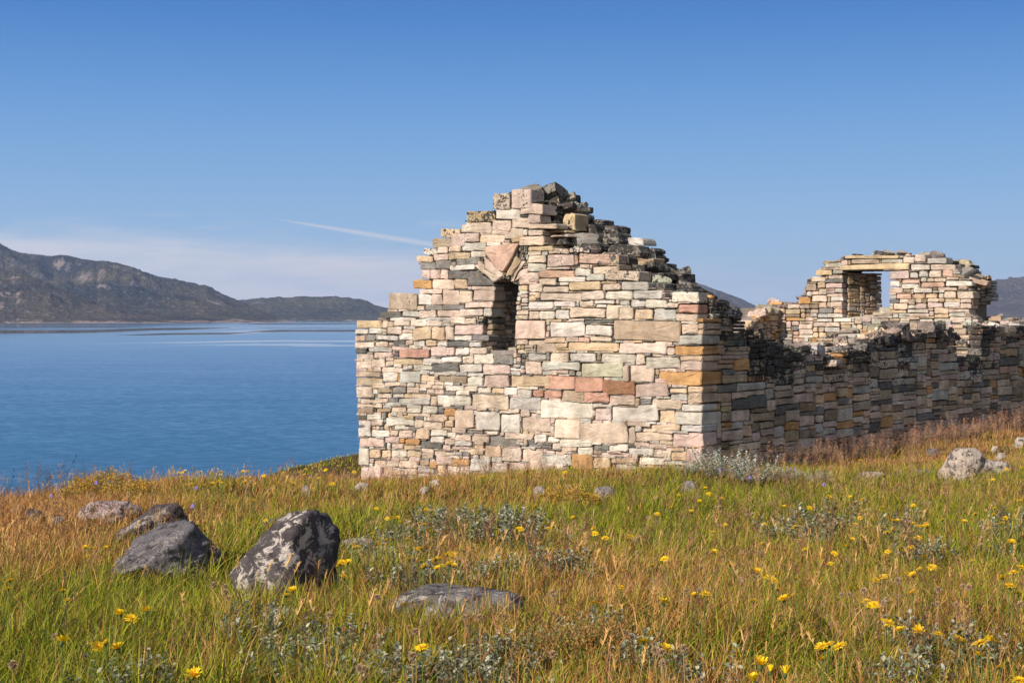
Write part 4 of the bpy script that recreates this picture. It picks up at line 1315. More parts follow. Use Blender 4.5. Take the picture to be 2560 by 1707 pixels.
def blades(name, x, y, z, px, py, hmin, hmax, wid, curl=1.0, kindmix=None):
    n = len(x)
    ru = russet(px, py, x, y)
    h = (hmin + (hmax - hmin) * rng.random(n) ** 1.3) * (.75 + .5 * fbm(x * 1.1, y * 1.1, 3, 15))
    az_ = rng.random(n) * 2 * math.pi
    ld = rng.normal(.6, 1.7, n)                   # leaning mostly one way with the breeze
    lean = np.abs(rng.normal(0, .8, n)) * curl + .1
    wv = wid * (.6 + .8 * rng.random(n))
    dx, dy = np.cos(ld) * lean, np.sin(ld) * lean
    sx, sy = np.cos(az_), np.sin(az_)
    ts = (0, .38, .72, 1.0)
    V = np.zeros((n, 7, 3), np.float32)
    for k, t in enumerate(ts):
        cx = x + dx * h * t ** 1.8; cy = y + dy * h * t ** 1.8
        cz = z - .02 + h * (t - .30 * lean * t * t)
        w_ = wv * (1 - t) ** .6 * .5
        if k < 3:
            V[:, 2 * k] = np.stack([cx - sx * w_, cy - sy * w_, cz], 1)
            V[:, 2 * k + 1] = np.stack([cx + sx * w_, cy + sy * w_, cz], 1)
        else:
            V[:, 6] = np.stack([cx, cy, cz], 1)
    base = (np.arange(n) * 7)[:, None]
    loops = (base + np.array([0, 1, 3, 2, 2, 3, 5, 4, 4, 5, 6])[None]).ravel()
    totals = np.tile([4, 4, 3], n)
    starts = np.concatenate([[0], np.cumsum(totals)[:-1]])
    pick_ = rng.random(n)
    v1 = rng.random(n)[:, None]
    green = G1 * (1 - v1) + G2 * v1
    green = np.where((rng.random(n) < .25)[:, None], G3, green)
    v2 = rng.random(n)[:, None]
    dry = np.where(v2 < .45, T1, np.where(v2 < .72, T2, np.where(v2 < .9, T3, T4)))
    col = np.where((pick_ < .10 + .85 * ru)[:, None], dry, green)
    col = col * (.75 + .5 * rng.random(n)[:, None])
    C = np.ones((n, 7, 4), np.float32)
    C[:, :, :3] = col[:, None, :]
    o = mesh_obj(name, V.reshape(-1, 3), (loops, starts, totals), GRASS, colors=C.reshape(-1, 4))
    return o


def join(objs, name):
    # one object out of several freshly built ones
    dst = objs[0]
    bm = bmesh.new()
    for o in objs:
        bm.from_mesh(o.data)
    me = bpy.data.meshes.new(name)
    bm.to_mesh(me); bm.free()
    me.materials.append(dst.data.materials[0])
    for o in objs:
        bpy.data.objects.remove(o)
    n = bpy.data.objects.new(name, me)
    COL.objects.link(n)
    return n


DENS = 1.0
gs = []
for (n, y0, y1, hm, hM, wd) in ((105000, 3.9, 7.5, .07, .20, .0046), (105000, 7.5, 13, .07, .19, .0058), (105000, 13, 22, .08, .19, .0075), (75000, 22, 34, .08, .17, .011), (64000, 34, 58, .08, .17, .020), (16000, 52, 85, .12, .22, .03)):
    p = strew(int(n * DENS), y0, y1)
    gs.append(blades('meadow_grass', *p, hm, hM, wd))
def tufts(n, y0, y1, per, hm, hM, wd):
    x, y, z, px, py = strew(n, y0, y1)
    k = rng.random(len(x)) < np.clip(1.05 - 1.1 * russet(px, py, x, y), .08, 1)
    x, y, px, py = x[k], y[k], px[k], py[k]
    rr = rng.random((len(x), per)) ** .7 * rng.uniform(.04, .11, (len(x), 1))
    aa = rng.random((len(x), per)) * 6.283
    xx = (x[:, None] + np.cos(aa) * rr).ravel(); yy = (y[:, None] + np.sin(aa) * rr).ravel()
    k = outside(xx, yy)
    xx, yy = xx[k], yy[k]
    zz = ground(xx, yy)
    px, py = to_px(xx, yy, zz)
    return blades('meadow_grass', xx, yy, zz, px, py, hm, hM, wd, .8)


for a_ in ((420, 4.2, 9, 46, .12, .26, .005), (650, 9, 18, 40, .12, .25, .0065), (420, 18, 30, 34, .10, .22, .010)):
    gs.append(tufts(*a_))
nb_ = 5200
ub_ = rng.random(nb_) * 8.4 - .1; of_ = rng.random(nb_) ** 1.6 * .9 + .03
sd_ = rng.random(nb_) < .45
xb = np.where(sd_, O2[0] + AD[0] * ub_ * 1.7 - UD[0] * of_, O2[0] + UD[0] * ub_ - AD[0] * of_)
yb = np.where(sd_, O2[1] + AD[1] * ub_ * 1.7 - UD[1] * of_, O2[1] + UD[1] * ub_ - AD[1] * of_)
zb = ground(xb, yb)
gs.append(blades('meadow_grass', xb, yb, zb, *to_px(xb, yb, zb), .12, .34, .011, .8))
tag(join(gs, 'meadow_grass'), 'green and russet meadow grass covering the slope', 'grass', kind='stuff')


# ---- templates for the flowering grasses
class T_:
    def __init__(self):
        self.v = []; self.f = []; self.c = []

    def ribbon(self, a, b, w0, w1, col, axis=None):
        a, b = Vector(a), Vector(b)
        d = (b - a).normalized()
        s = d.cross(Vector((.3, 1, .2)) if axis is None else Vector(axis)).normalized()
        k = len(self.v)
        for p, w_ in ((a, w0), (b, w1)):
            self.v += [tuple(p - s * w_ / 2), tuple(p + s * w_ / 2)]
            self.c += [col, col]
        self.f.append((k, k + 1, k + 3, k + 2))

    def tube(self, pts, rad, col, sides=4):
        k = len(self.v)
        for i, p in enumerate(pts):
            p = Vector(p)
            d = (Vector(pts[min(i + 1, len(pts) - 1)]) - Vector(pts[max(i - 1, 0)])).normalized()
            a = d.orthogonal().normalized(); b = d.cross(a)
            for s in range(sides):
                t = 2 * math.pi * s / sides
                self.v.append(tuple(p + (a * math.cos(t) + b * math.sin(t)) * rad[i])); self.c.append(col)
        for i in range(len(pts) - 1):
            for s in range(sides):
                s2 = (s + 1) % sides
                self.f.append((k + i * sides + s, k + i * sides + s2, k + (i + 1) * sides + s2, k + (i + 1) * sides + s))

    def leaf(self, base, d, up, L, W_, col, fold=.25):
        base, d, up = Vector(base), Vector(d).normalized(), Vector(up)
        s = d.cross(up).normalized(); n = s.cross(d).normalized()
        k = len(self.v)
        pts = [base, base + d * L * .35 + s * W_ * .5 + n * W_ * fold, base + d * L * .72 + s * W_ * .42 + n * (W_ * fold - L * .03), base + d * L - n * L * .08,
               base + d * L * .72 - s * W_ * .42 + n * (W_ * fold - L * .03), base + d * L * .35 - s * W_ * .5 + n * W_ * fold, base + d * L * .5]
        self.v += [tuple(p) for p in pts]; self.c += [col] * 7
        self.f += [(k, k + 1, k + 6), (k + 1, k + 2, k + 6), (k + 2, k + 3, k + 6), (k + 3, k + 4, k + 6), (k + 4, k + 5, k + 6), (k + 5, k, k + 6)]

    def arr(self):
        c = np.array([(*q, 1) if len(q) == 3 else q for q in self.c])
        return np.array(self.v), self.f, c

    def obj(self, name, mat, parent=None, smooth_shade=False):
        v, f, c = self.arr()
        return mesh_obj(name, v, f, mat, parent, colors=c, smooth_shade=smooth_shade)


def scatter(name, temps, x, y, z, smin, smax, tilt, tint=None, mat=None):
    n = len(x)
    objs = []
    which = rng.integers(0, len(temps), n)
    for k, T in enumerate(temps):
        v, f, c = T.arr()
        m = which == k
        nn = int(m.sum())
        if nn == 0:
            continue
        sc = smin + (smax - smin) * rng.random(nn)
        ya = rng.random(nn) * 6.283
        ta = rng.normal(.8, 1.2, nn); tm = np.abs(rng.normal(0, tilt, nn))
        ca, sa = np.cos(ya), np.sin(ya)
        X = v[None, :, 0] * ca[:, None] - v[None, :, 1] * sa[:, None]
        Y = v[None, :, 0] * sa[:, None] + v[None, :, 1] * ca[:, None]
        Z = np.broadcast_to(v[None, :, 2], X.shape)
        hx = np.cos(ta) * np.sin(tm); hy = np.sin(ta) * np.sin(tm)
        X = X + Z * hx[:, None]; Y = Y + Z * hy[:, None]; Z = Z * np.cos(tm)[:, None]
        P = np.stack([X * sc[:, None] + x[m][:, None], Y * sc[:, None] + y[m][:, None], Z * sc[:, None] + z[m][:, None] - .01], -1)
        nv = len(v)
        tot = np.array([len(q) for q in f]); lp = np.array([i for q in f for i in q])
        loops = (lp[None] + (np.arange(nn) * nv)[:, None]).ravel()
        totals = np.tile(tot, nn)
        starts = np.concatenate([[0], np.cumsum(totals)[:-1]])
        C = np.broadcast_to(c[None], (nn, nv, 4)).copy()
        C[:, :, :3] *= (.7 + .6 * rng.random(nn))[:, None, None]
        objs.append(mesh_obj(name, P.reshape(-1, 3), (loops, starts, totals), mat or GRASS, colors=C.reshape(-1, 4)))
    return objs[0] if len(objs) == 1 else join(objs, name)


def spike_grass(seed):
    r = random.Random(seed); T = T_()
    h = .24; gold = (.55, .33, .12); st = (.30, .20, .08)
    bend = r.uniform(.02, .07)
    p = [(0, 0, 0), (bend * .25, 0, h * .5), (bend * .6, 0, h * .8)]
    T.ribbon(p[0], p[1], .0020, .0016, st); T.ribbon(p[1], p[2], .0018, .0015, st)
    q = [Vector(p[2]) + Vector((bend * .35 * t, 0, h * .24 * t)) for t in (0, .25, .55, .85, 1)]
    T.tube([tuple(a) for a in q], [.0008, .0030, .0034, .0022, .0005], gold, 4)
    for i in range(16):
        t = r.uniform(.05, .9); a = r.uniform(0, 6.28)
        b = Vector(p[2]) + Vector((bend * .35 * t, 0, h * .24 * t))
        T.ribbon(b, b + Vector((math.cos(a) * .010, math.sin(a) * .010, .016)), .004, .0008, tuple(x * r.uniform(.7, 1.25) for x in gold))
    return T


def panicle(seed, c1, c2, h=.36, nb=16, spread=.05):
    r = random.Random(seed); T = T_()
    bend = r.uniform(0, .12)
    top = Vector((bend, 0, h))
    T.ribbon((0, 0, 0), (bend * .3, 0, h * .55), .0024, .0018, c2); T.ribbon((bend * .3, 0, h * .55), top, .0014, .0008, c2)
    for i in range(nb):
        t = r.uniform(0, 1)
        b = Vector((bend * .3, 0, h * .55)).lerp(top, t)
        a = r.uniform(0, 6.28); L = spread * (1.15 - t) * r.uniform(.5, 1.2)
        e = b + Vector((math.cos(a) * L, math.sin(a) * L, L * r.uniform(.5, 1.1)))
        T.ribbon(b, e, .0009, .0007, c2)
        for _ in range(3):
            s = b.lerp(e, r.uniform(.5, 1.0)) + Vector((r.uniform(-.004, .004), r.uniform(-.004, .004), 0))
            T.ribbon(s, s + Vector((r.uniform(-.003, .003), r.uniform(-.003, .003), .007)), .0026, .0008, tuple(x * r.uniform(.7, 1.3) for x in c1))
    return T


def thin(p, prob):
    k = rng.random(len(p[0])) < prob
    return [q[k] for q in p]


sp_t = [spike_grass(i) for i in range(5)]
P1 = [np.concatenate(q) for q in zip(strew(3600, 4.0, 9), strew(3600, 9, 22))]
ru = russet(P1[3], P1[4], P1[0], P1[1])
P1 = thin(P1, np.clip(.03 + .36 * ru + .5 * blob(P1[3], P1[4], 60, 1440, 200, 60) + .4 * blob(P1[3], P1[4], 450, 1410, 120, 40), 0, 1) * .8)
tag(scatter('seed_head_grass', sp_t, P1[0], P1[1], P1[2], .6, 1.1, .24), 'golden seed spikes of dry grass standing above the meadow', 'grass', kind='stuff')
pn_t = [panicle(i, (.15, .06, .035), (.10, .042, .024)) for i in range(3)] + [panicle(i + 9, (.40, .23, .14), (.30, .17, .08)) for i in range(3)]
P2 = [np.concatenate(q) for q in zip(strew(2600, 4.2, 9), strew(7500, 9, 20), strew(6500, 20, 36))]
ru = russet(P2[3], P2[4], P2[0], P2[1])
P2 = thin(P2, np.clip(.03 + .38 * ru - .6 * blob(P2[3], P2[4], 300, 1190, 800, 65) + .4 * blob(P2[3], P2[4], 2000, 1300, 500, 120), 0, 1))
tag(scatter('panicle_grass', pn_t, P2[0], P2[1], P2[2], .7, 1.2, .26), 'hazy red brown panicles of fine grass through the meadow', 'grass', kind='stuff')
# tall rosy grass along the foot of the shaded wall
ns = 1500
s_ = rng.random(ns) * 13.5 + .9; off = rng.random(ns) ** 1.5 * 1.5 + .12
xx = O2[0] + AD[0] * s_ - UD[0] * off; yy = O2[1] + AD[1] * s_ - UD[1] * off
kk = rng.random(ns) < np.clip(.2 + s_ / 7, 0, 1)
xx, yy = xx[kk], yy[kk]
tl_t = [panicle(i + 30, (.46, .24, .17), (.36, .20, .11), .5, 20, .05) for i in range(4)]
tag(scatter('tall_grass', tl_t, xx, yy, ground(xx, yy), .7, 1.2, .2), 'tall rosy dry grass along the foot of the shaded wall', 'grass', kind='stuff')
# pinkish haze of grass at the left foot of the gable
ns = 1100
uu = 4.2 + rng.random(ns) * 4.6; off = rng.random(ns) ** 1.2 * 2.2 + .1
xx = O2[0] + UD[0] * uu - AD[0] * off; yy = O2[1] + UD[1] * uu - AD[1] * off
tag(scatter('rosy_grass', [panicle(i + 60, (.48, .26, .20), (.36, .19, .12), .38, 16, .05) for i in range(3)], xx, yy, ground(xx, yy), .7, 1.15, .15), 'pink tinged grass at the left foot of the sunlit gable', 'grass', kind='stuff')

# ---- grey willows


def willow(seed, name, ntw, h, spread, L, W_, cols, dens, label, cat='shrub', leafmat=LEAF):
    r = random.Random(seed)
    root = empty(name)
    S = T_(); Lf = T_()
    for i in range(ntw):
        a = r.uniform(0, 6.28); rad = spread * math.sqrt(r.random())
        b = Vector((math.cos(a) * rad * .5, math.sin(a) * rad * .5, -.02))
        hh = h * r.uniform(.55, 1.0)
        tip = Vector((math.cos(a) * rad * 1.25 + r.uniform(-.03, .03), math.sin(a) * rad * 1.25 + r.uniform(-.03, .03), hh))
        mid = b.lerp(tip, .5) + Vector((math.cos(a) * .02, math.sin(a) * .02, -.01))
        S.tube([tuple(b), tuple(mid), tuple(tip)], [.0035, .0026, .0012], (.20, .12, .07), 4)
        n = max(4, int(dens * hh))
        for k in range(n):
            t = .22 + .78 * (k + r.random() * .5) / n
            p = (b.lerp(mid, t * 2) if t < .5 else mid.lerp(tip, t * 2 - 1))
            an = k * 2.4 + r.uniform(-.5, .5)
            d = Vector((math.cos(an), math.sin(an), r.uniform(.35, 1.4)))
            c = r.choice(cols)
            f_ = r.uniform(.8, 1.2)
            Lf.leaf(p, d, (r.uniform(-.3, .3), r.uniform(-.3, .3), 1), L * r.uniform(.6, 1.15) * (1.1 - .4 * t), W_ * r.uniform(.75, 1.15), tuple(x * f_ for x in c))
    S.obj('stems', STEM, root)
    Lf.obj('leaves', leafmat, root, True)
    return root


wc = [(.29, .30, .20), (.22, .24, .145), (.38, .38, .28), (.12, .15, .08)]
protos = [willow(100 + i, 'willow_shrub', 17, .22, .19, .046, .021, wc, 85, '') for i in range(3)]
WIL = [  # clusters of photo positions, with the label its members share
    ('grey leaved willow shrub in the patch behind the long flat rock', 'willows behind the flat rock',
     [(1085, 1322), (1150, 1312), (1205, 1325), (1262, 1318), (1300, 1312), (1010, 1352), (955, 1372), (1060, 1352), (1170, 1350), (985, 1410), (935, 1398), (1040, 1395), (1270, 1362)]),
    ('grey willow sprig right of the flat rock in the middle meadow', 'willows right of the flat rock', [(1232, 1437), (1290, 1427), (1345, 1432), (1398, 1425), (1440, 1440)]),
    ('grey willow sprig along the back edge of the long flat rock', 'willows at the back of the flat rock', [(1012, 1478), (1062, 1470), (1110, 1466), (1180, 1460), (1228, 1466)]),
    ('leafy grey willow shrub at the bottom centre edge', 'willows at the bottom centre', [(1165, 1690), (1222, 1668), (1280, 1690), (1200, 1725), (1120, 1725), (1310, 1730), (1250, 1640)]),
    ('grey willow sprig low in the grass left of the bottom centre', 'willows at the bottom left of centre', [(690, 1640), (745, 1648), (790, 1625), (715, 1700), (850, 1640), (950, 1712), (650, 1610), (880, 1675)]),
    ('small grey willow sprig between the puffy seed heads', 'willows among the seed heads', [(1415, 1622), (1490, 1600), (1562, 1640), (1600, 1665)]),
    ('grey willow sprig at the bottom left corner', 'willows at the bottom left', [(345, 1725), (310, 1735)]),
    ('pale upright grey willow at the right edge of the meadow', 'willows at the right edge', [(2505, 1345), (2545, 1322), (2548, 1392), (2480, 1385)]),
    ('dim grey willow hidden in reddish grass at right', 'willows in the reddish grass', [(2035, 1345), (2075, 1320), (1960, 1340), (2240, 1345), (2300, 1385), (2340, 1400), (2270, 1330)]),
    ('dark leaved willow sprig by the bottom right flowers', 'willows by the bottom right flowers', [(1752, 1725), (2268, 1725), (2430, 1660), (2400, 1690), (2310, 1630)]),
]
first = {0: True, 1: True, 2: True}
gi = 0
for lab, grp, pts in WIL:
    for (px, py) in pts:
        k = gi % 3
        gi += 1
        o = protos[k] if first[k] else copy_tree(protos[k])
        first[k] = False
        x, y, z = hit_ground(px, py + 12, .02)
        o.location = (x, y, z)
        s = rnd.uniform(.7, 1.1) * (1.05 if y > 9 else .72)
        o.scale = (s, s, s * rnd.uniform(.85, 1.1))
        o.rotation_euler = (0, 0, rnd.uniform(0, 6.28))
        tag(o, lab, 'willow shrub', grp)
sv_c = [(.50, .50, .40), (.42, .43, .33), (.60, .59, .50), (.30, .33, .22)]
for i, (px, py, s, lab) in enumerate([(1815, 1196, 1.1, 'large silvery willow bush at the foot of the church corner'), (1885, 1206, .9, 'silvery willow bush right of the large one, below the shaded wall'), (1722, 1186, .5, 'small dark green willow tuft left of the church corner bush'),
                                      (1965, 1204, .55, 'low silvery willow sprig farthest from the church corner'), (2040, 1206, .45, 'lowest silvery willow sprig in pink grass below the shaded wall')]):
    o = willow(200 + i, 'silver_willow', 40, .55, .36, .075, .021, sv_c, 62, '')
    x, y, z = hit_ground(px, py, .02)
    o.location = (x, y, z); o.scale = (s * .88, s * .88, s * .62)
    tag(o, lab, 'willow shrub')

# ---- ochre flowering bedstraw


def bedstraw(seed, w_, h, n, sz=1.0, c0=(.50, .30, .04)):
    r = random.Random(seed)
    root = empty('bedstraw_plant')
    S = T_(); B = T_(); L_ = T_()
    for i in range(n):
        a = r.uniform(0, 6.28); rr = math.sqrt(r.random())
        b = Vector((math.cos(a) * rr * w_ * .35, math.sin(a) * rr * w_ * .35, -.02))
        t = Vector((math.cos(a) * rr * w_ * .5 + r.uniform(-.03, .03), math.sin(a) * rr * w_ * .5 + r.uniform(-.03, .03), h * (1.05 - .55 * rr ** 2) * r.uniform(.75, 1.05)))
        S.ribbon(b, t, .003, .002, (.16, .13, .04))
        for k in range(5):
            p = b.lerp(t, r.uniform(.2, .7)); an = r.uniform(0, 6.28)
            L_.ribbon(p, p + Vector((math.cos(an) * .025, math.sin(an) * .025, .015)), .004, .001, (.12, .14, .025))
        for k in range(16):
            p = b.lerp(t, r.uniform(.6, 1.0)) + Vector((r.gauss(0, .016), r.gauss(0, .016), r.gauss(0, .012)))
            q = p + Vector((r.uniform(-.009, .009), r.uniform(-.009, .009), r.uniform(.003, .011)))
            B.ribbon(p, q, .010 * sz, .007 * sz, tuple(x * r.uniform(.7, 1.25) for x in c0), (r.uniform(-1, 1), r.uniform(-1, 1), r.uniform(-.3, .3)))
    S.obj('stems', STEM, root); L_.obj('leaves', GRASS, root); B.obj('flower_clusters', PETAL, root)
    return root


for i, (px, py, w_, h, n, lab) in enumerate([(1415, 1268, .56, .24, 130, 'ochre flowering plant among small rocks before the gable'), (1470, 1266, .34, .17, 60, 'lower ochre plant right beside the ochre flowering plant'),
                                             (262, 1232, .62, .26, 130, 'ochre plant crowning the grassy mound above the water'), (330, 1246, .55, .22, 90, 'ochre plant on the right flank of the grassy mound'),
                                             (205, 1240, .45, .20, 70, 'ochre plant on the left flank of the grassy mound'), (1395, 1668, .34, .20, 60, 'dull ochre plant at the bottom right of centre'), (1520, 1650, .20, .18, 80, 'dull ochre plant under the puffy seed heads')]):
    o = bedstraw(300 + i, w_, h, n) if i < 5 else bedstraw(300 + i, w_, h, n, .5, (.36, .20, .05))
    x, y, z = hit_ground(px, py, .03)
    o.location = (x, y, z)
    tag(o, lab, 'plant')

# ---- yellow flowers


def flower_proto(seed, cup):
    r = random.Random(seed)
    root = empty('yellow_flower')
    S = T_(); S.tube([(0, 0, -.01), (.006, .002, .10), (0, 0, .20)], [.0016, .0014, .0016], (.12, .15, .03), 5)
    S.obj('stem', STEM, root)
    H = T_()
    for ring, (n, L, lift) in enumerate(((19, .021, cup), (15, .016, cup + .35), (10, .010, cup + .75))):
        for k in range(n):
            a = 2 * math.pi * (k + r.uniform(-.25, .25)) / n
            li = lift + r.uniform(-.12, .15)
            d = Vector((math.cos(a) * math.cos(li), math.sin(a) * math.cos(li), math.sin(li)))
            s = Vector((-math.sin(a), math.cos(a), 0))
            L2 = L * r.uniform(.8, 1.1)
            k0 = len(H.v)
            c = tuple(x * r.uniform(.85, 1.12) for x in ((.84, .56, .012) if ring < 2 else (.78, .43, .01)))
            b = d * .003
            for (t, wd) in ((0, .0018), (.6, .0042), (1.0, .0030)):
                p = b + d * L2 * t + Vector((0, 0, -.004 * t * t if cup < .4 else 0))
                H.v += [tuple(p - s * wd / 2), tuple(p + s * wd / 2)]; H.c += [c, c]
            H.f += [(k0, k0 + 1, k0 + 3, k0 + 2), (k0 + 2, k0 + 3, k0 + 5, k0 + 4)]
    hd = H.obj('flower_head', PETAL, root)
    hd.location = (0, 0, .20)
    G = T_(); G.tube([(0, 0, -.012), (0, 0, -.006), (0, 0, .001)], [.0016, .0052, .0058], (.07, .10, .03), 7)
    g = G.obj('calyx', STEM, root); g.location = (0, 0, .20)
    return root


FZ5 = "555,570;597,572;690,575;715,562;560,640;65,785;55,840;410,850;440,913;770,1000;790,1010;862,1035;958,987;690,1190;770,1232;405,1188;1290,425;1343,405;1335,455;1630,420;1735,395;1660,270;1130,122;365,158;345,178;635,1220;1868,880;1910,855;2215,680;2240,668;2275,668;2245,760;2330,565;1265,1410"
FZ6 = "370,315;432,335;450,375;440,383;495,380;505,374;695,322;535,408;645,410;678,422;340,478;390,545;435,520;505,592;640,590;650,580;690,568;665,575;590,640;582,652;662,660;680,700;768,640;785,640;758,646;835,610;868,617;850,655;915,660;800,688;848,682;875,692;765,708;130,680;120,688;150,672;180,668;155,760;1310,448;1490,445;1520,430;1780,285;1785,445;1865,508;1795,480;2010,520;2035,500;2080,505;2200,350;2235,365;2170,692;1965,830;1800,940;2240,932;1860,215;1875,240;640,1225;665,1222;2115,1185;2260,1235;555,942;1055,112;1600,80;1410,300;1655,380;570,520;720,470"
FZ7 = "115,485;150,475;175,465;395,545;645,540;825,475;940,437;265,312;220,328;290,345;300,365;345,395;375,375;230,390;95,355;1150,350;1205,370;1285,380;1505,405;1555,402;1610,420;1415,438;1290,455;1260,497;1480,525;1505,525;1605,545;1640,555;1670,560;1485,575;1440,595;1800,513;1760,232;2190,210;2215,190;2275,215;2310,185;2125,262;2010,475;2130,480;2295,387;2110,430;600,855;660,880;715,875;735,960;820,1005;775,1035;580,1035;710,1190;1420,880;1370,905;1675,755;1745,815;1730,822;1610,665;1600,690;1570,860;1610,875;1650,830;2255,855;2230,950;2240,940;2310,820;2290,990;1605,990;1310,1040;1330,1070;1360,1060;1450,1180;1525,1235;1645,1235;1770,1250;1910,1230;1890,1290;1925,1300;2045,1310;2030,1385;2140,1305;2105,1300;2165,1470;1040,1335;1065,1320;1020,1345;1135,1330;1030,1410;625,1455;685,1495;785,1510;590,1560;2300,1555;10,1350;265,992;200,1002;1268,128;1297,155;1330,170;1400,120;1640,630;1700,560;1445,720;1100,730;1180,690;1395,460;1940,530"
FL = [(0 + a / 2.6133, 1150 + b / 2.6133) for a, b in (map(float, q.split(',')) for q in FZ5.split(';'))]
FL += [(800 + a / 2.6133, 1150 + b / 2.6133) for a, b in (map(float, q.split(',')) for q in FZ6.split(';'))]
FL += [(1660 + a / 2.5833, 1100 + b / 2.5833) for a, b in (map(float, q.split(',')) for q in FZ7.split(';'))]
r_ = random.Random(5)
for _ in range(46):        # the distant scatter on the left slope behind the gable
    FL.append((r_.choice([r_.uniform(690, 890), r_.uniform(430, 560), r_.uniform(520, 700)]), r_.uniform(1165, 1212)))
for _ in range(34):        # small blooms all through the right half of the meadow
    FL.append((r_.uniform(1640, 2550), r_.uniform(1235, 1480)))
SPECIAL = {(2345, 1584): 'broad ragged yellow flower, wide open, above the bottom right cluster', (2446, 1636): 'large yellow flower lowest in the bottom right cluster', (1925, 1679): 'cup shaped yellow flower at the bottom, left one of two',
           (1964, 1685): 'cup shaped yellow flower at the bottom, right one of two', (2498, 1669): 'half closed yellow flower low beside the right edge', (2059, 1646): 'small yellow flower directly under the yellow pair by a tan spike'}
ZONES = [
    (lambda x, y: x < 620 and y < 1230, 'small yellow flower on the left slope by the water'),
    (lambda x, y: x < 900 and y < 1260, 'small yellow flower on the russet slope left of the gable'),
    (lambda x, y: x < 560 and y < 1420, 'yellow flower beside the boulders at left'),
    (lambda x, y: x < 600, 'yellow flower in the grass at the lower left'),
    (lambda x, y: x < 860 and y < 1330, 'yellow flower behind the big lichened boulder'),
    (lambda x, y: x < 880, 'yellow flower at the foot of the big lichened boulder'),
    (lambda x, y: x < 1200 and y < 1330, 'yellow flower on the russet grass before the gable'),
    (lambda x, y: x < 1200 and y < 1440, 'yellow flower among the willows behind the flat rock'),
    (lambda x, y: x < 1250, 'yellow flower near the front of the flat rock'),
    (lambda x, y: x < 1700 and y < 1300, 'yellow flower in the green grass before the gable'),
    (lambda x, y: x < 1700 and y < 1460, 'yellow flower in the open green meadow right of centre'),
    (lambda x, y: x < 1900 and y < 1300, 'yellow flower before the church corner'),
    (lambda x, y: x >= 1900 and y < 1235, 'yellow flower on the slope below the shaded wall'),
    (lambda x, y: x >= 1900 and y < 1350, 'yellow flower in the upper right meadow'),
    (lambda x, y: x < 2050 and y < 1560, 'yellow flower in the tan grass right of centre'),
    (lambda x, y: y < 1480, 'yellow flower in the tangle of red stems at right'),
    (lambda x, y: x < 2050, 'yellow flower low in the grass at the bottom right of centre'),
    (lambda x, y: True, 'yellow flower in the bottom right cluster'),
]
fp = [flower_proto(1, .22), flower_proto(2, .5), flower_proto(3, .95)]
used = [False] * 3
for (px, py) in FL:
    big = py > 1520
    k = 2 if (py > 1660 and px < 2000 and px > 1880) else rnd.choice([0, 0, 1])
    h = rnd.uniform(.17, .27)
    x, y, z = hit_ground(px, py, h)
    g = float(ground(x, y))
    hh = -(py - HY) / F * y - g
    hh = min(max(hh, .1), .4)
    o = fp[k] if not used[k] else copy_tree(fp[k])
    used[k] = True
    o.location = (x, y, g)
    o.rotation_euler = (0, 0, rnd.uniform(0, 6.28))
    far = 1.0 if y < 9 else min(1.35, 1 + (y - 9) * .04)
    hs = rnd.uniform(.66, .98) * far * (1.25 if py > 1500 else 1.0)
    for ch in o.children:
        nm = ch.name.split('.')[0]
        if nm == 'stem':
            ch.scale = (1, 1, hh / .20)
        else:
            ch.location = (0, 0, hh)
            ch.scale = (hs, hs, hs)
            ch.rotation_euler = (rnd.uniform(-.5, .5), rnd.uniform(-.5, .5), 0)
    sp_ = min(SPECIAL, key=lambda q: abs(q[0] - px) + abs(q[1] - py))
    if abs(sp_[0] - px) + abs(sp_[1] - py) < 6:
        tag(o, SPECIAL.pop(sp_), 'flower')
        hs *= 1.1
        if not SPECIAL: SPECIAL[(-999, -999)] = ''
    else:
        lab = next(l for f, l in ZONES if f(px, py))
        tag(o, lab, 'flower', lab.replace('yellow flower', 'yellow flowers').replace('small ', ''))

# ---- puffy seed heads
PF = [(800 + a / 2.6133, 1150 + b / 2.6133) for a, b in ((1515, 870), (1528, 885), (1040, 1027), (345, 890), (370, 895), (945, 1025), (620, 1120), (60, 1010), (600, 1280), (265, 1360), (1520, 1270), (2190, 1240), (2230, 1260), (2240, 1330))]
PF += [(1660 + a / 2.5833, 1100 + b / 2.5833) for a, b in ((1145, 1000), (1195, 995), (1435, 1030), (1420, 1050), (1770, 965), (1765, 1055), (1885, 1060), (1510, 905), (140, 975), (235, 975), (125, 1345), (2000, 1330), (2300, 1060), (1290, 970), (1930, 945), (1970, 950))]
PF += [(a / 2.6133, 1150 + b / 2.6133) for a, b in ((1470, 860), (1490, 900), (1395, 815), (2150, 1010), (80, 1335), (360, 1150), (1470, 825))]


def puff(seed):
    r = random.Random(seed)
    root = empty('seed_head')
    S = T_(); S.tube([(0, 0, -.01), (.005, -.003, .1), (0, 0, .2)], [.0014, .0012, .0014], (.34, .22, .08), 5)
    S.obj('stem', STEM, root)
    H = T_()
    for i in range(190):
        d = Vector((r.gauss(0, 1), r.gauss(0, 1), r.gauss(.25, 1))).normalized()
        L = r.uniform(.010, .0165)
        c = tuple(x * r.uniform(.75, 1.2) for x in (.42, .29, .17))
        H.ribbon(d * .001, d * L, .0012, .0026, c, (r.uniform(-1, 1), r.uniform(-1, 1), r.uniform(-1, 1)))
    h = H.obj('seed_ball', STEM, root); h.location = (0, 0, .2)
    return root


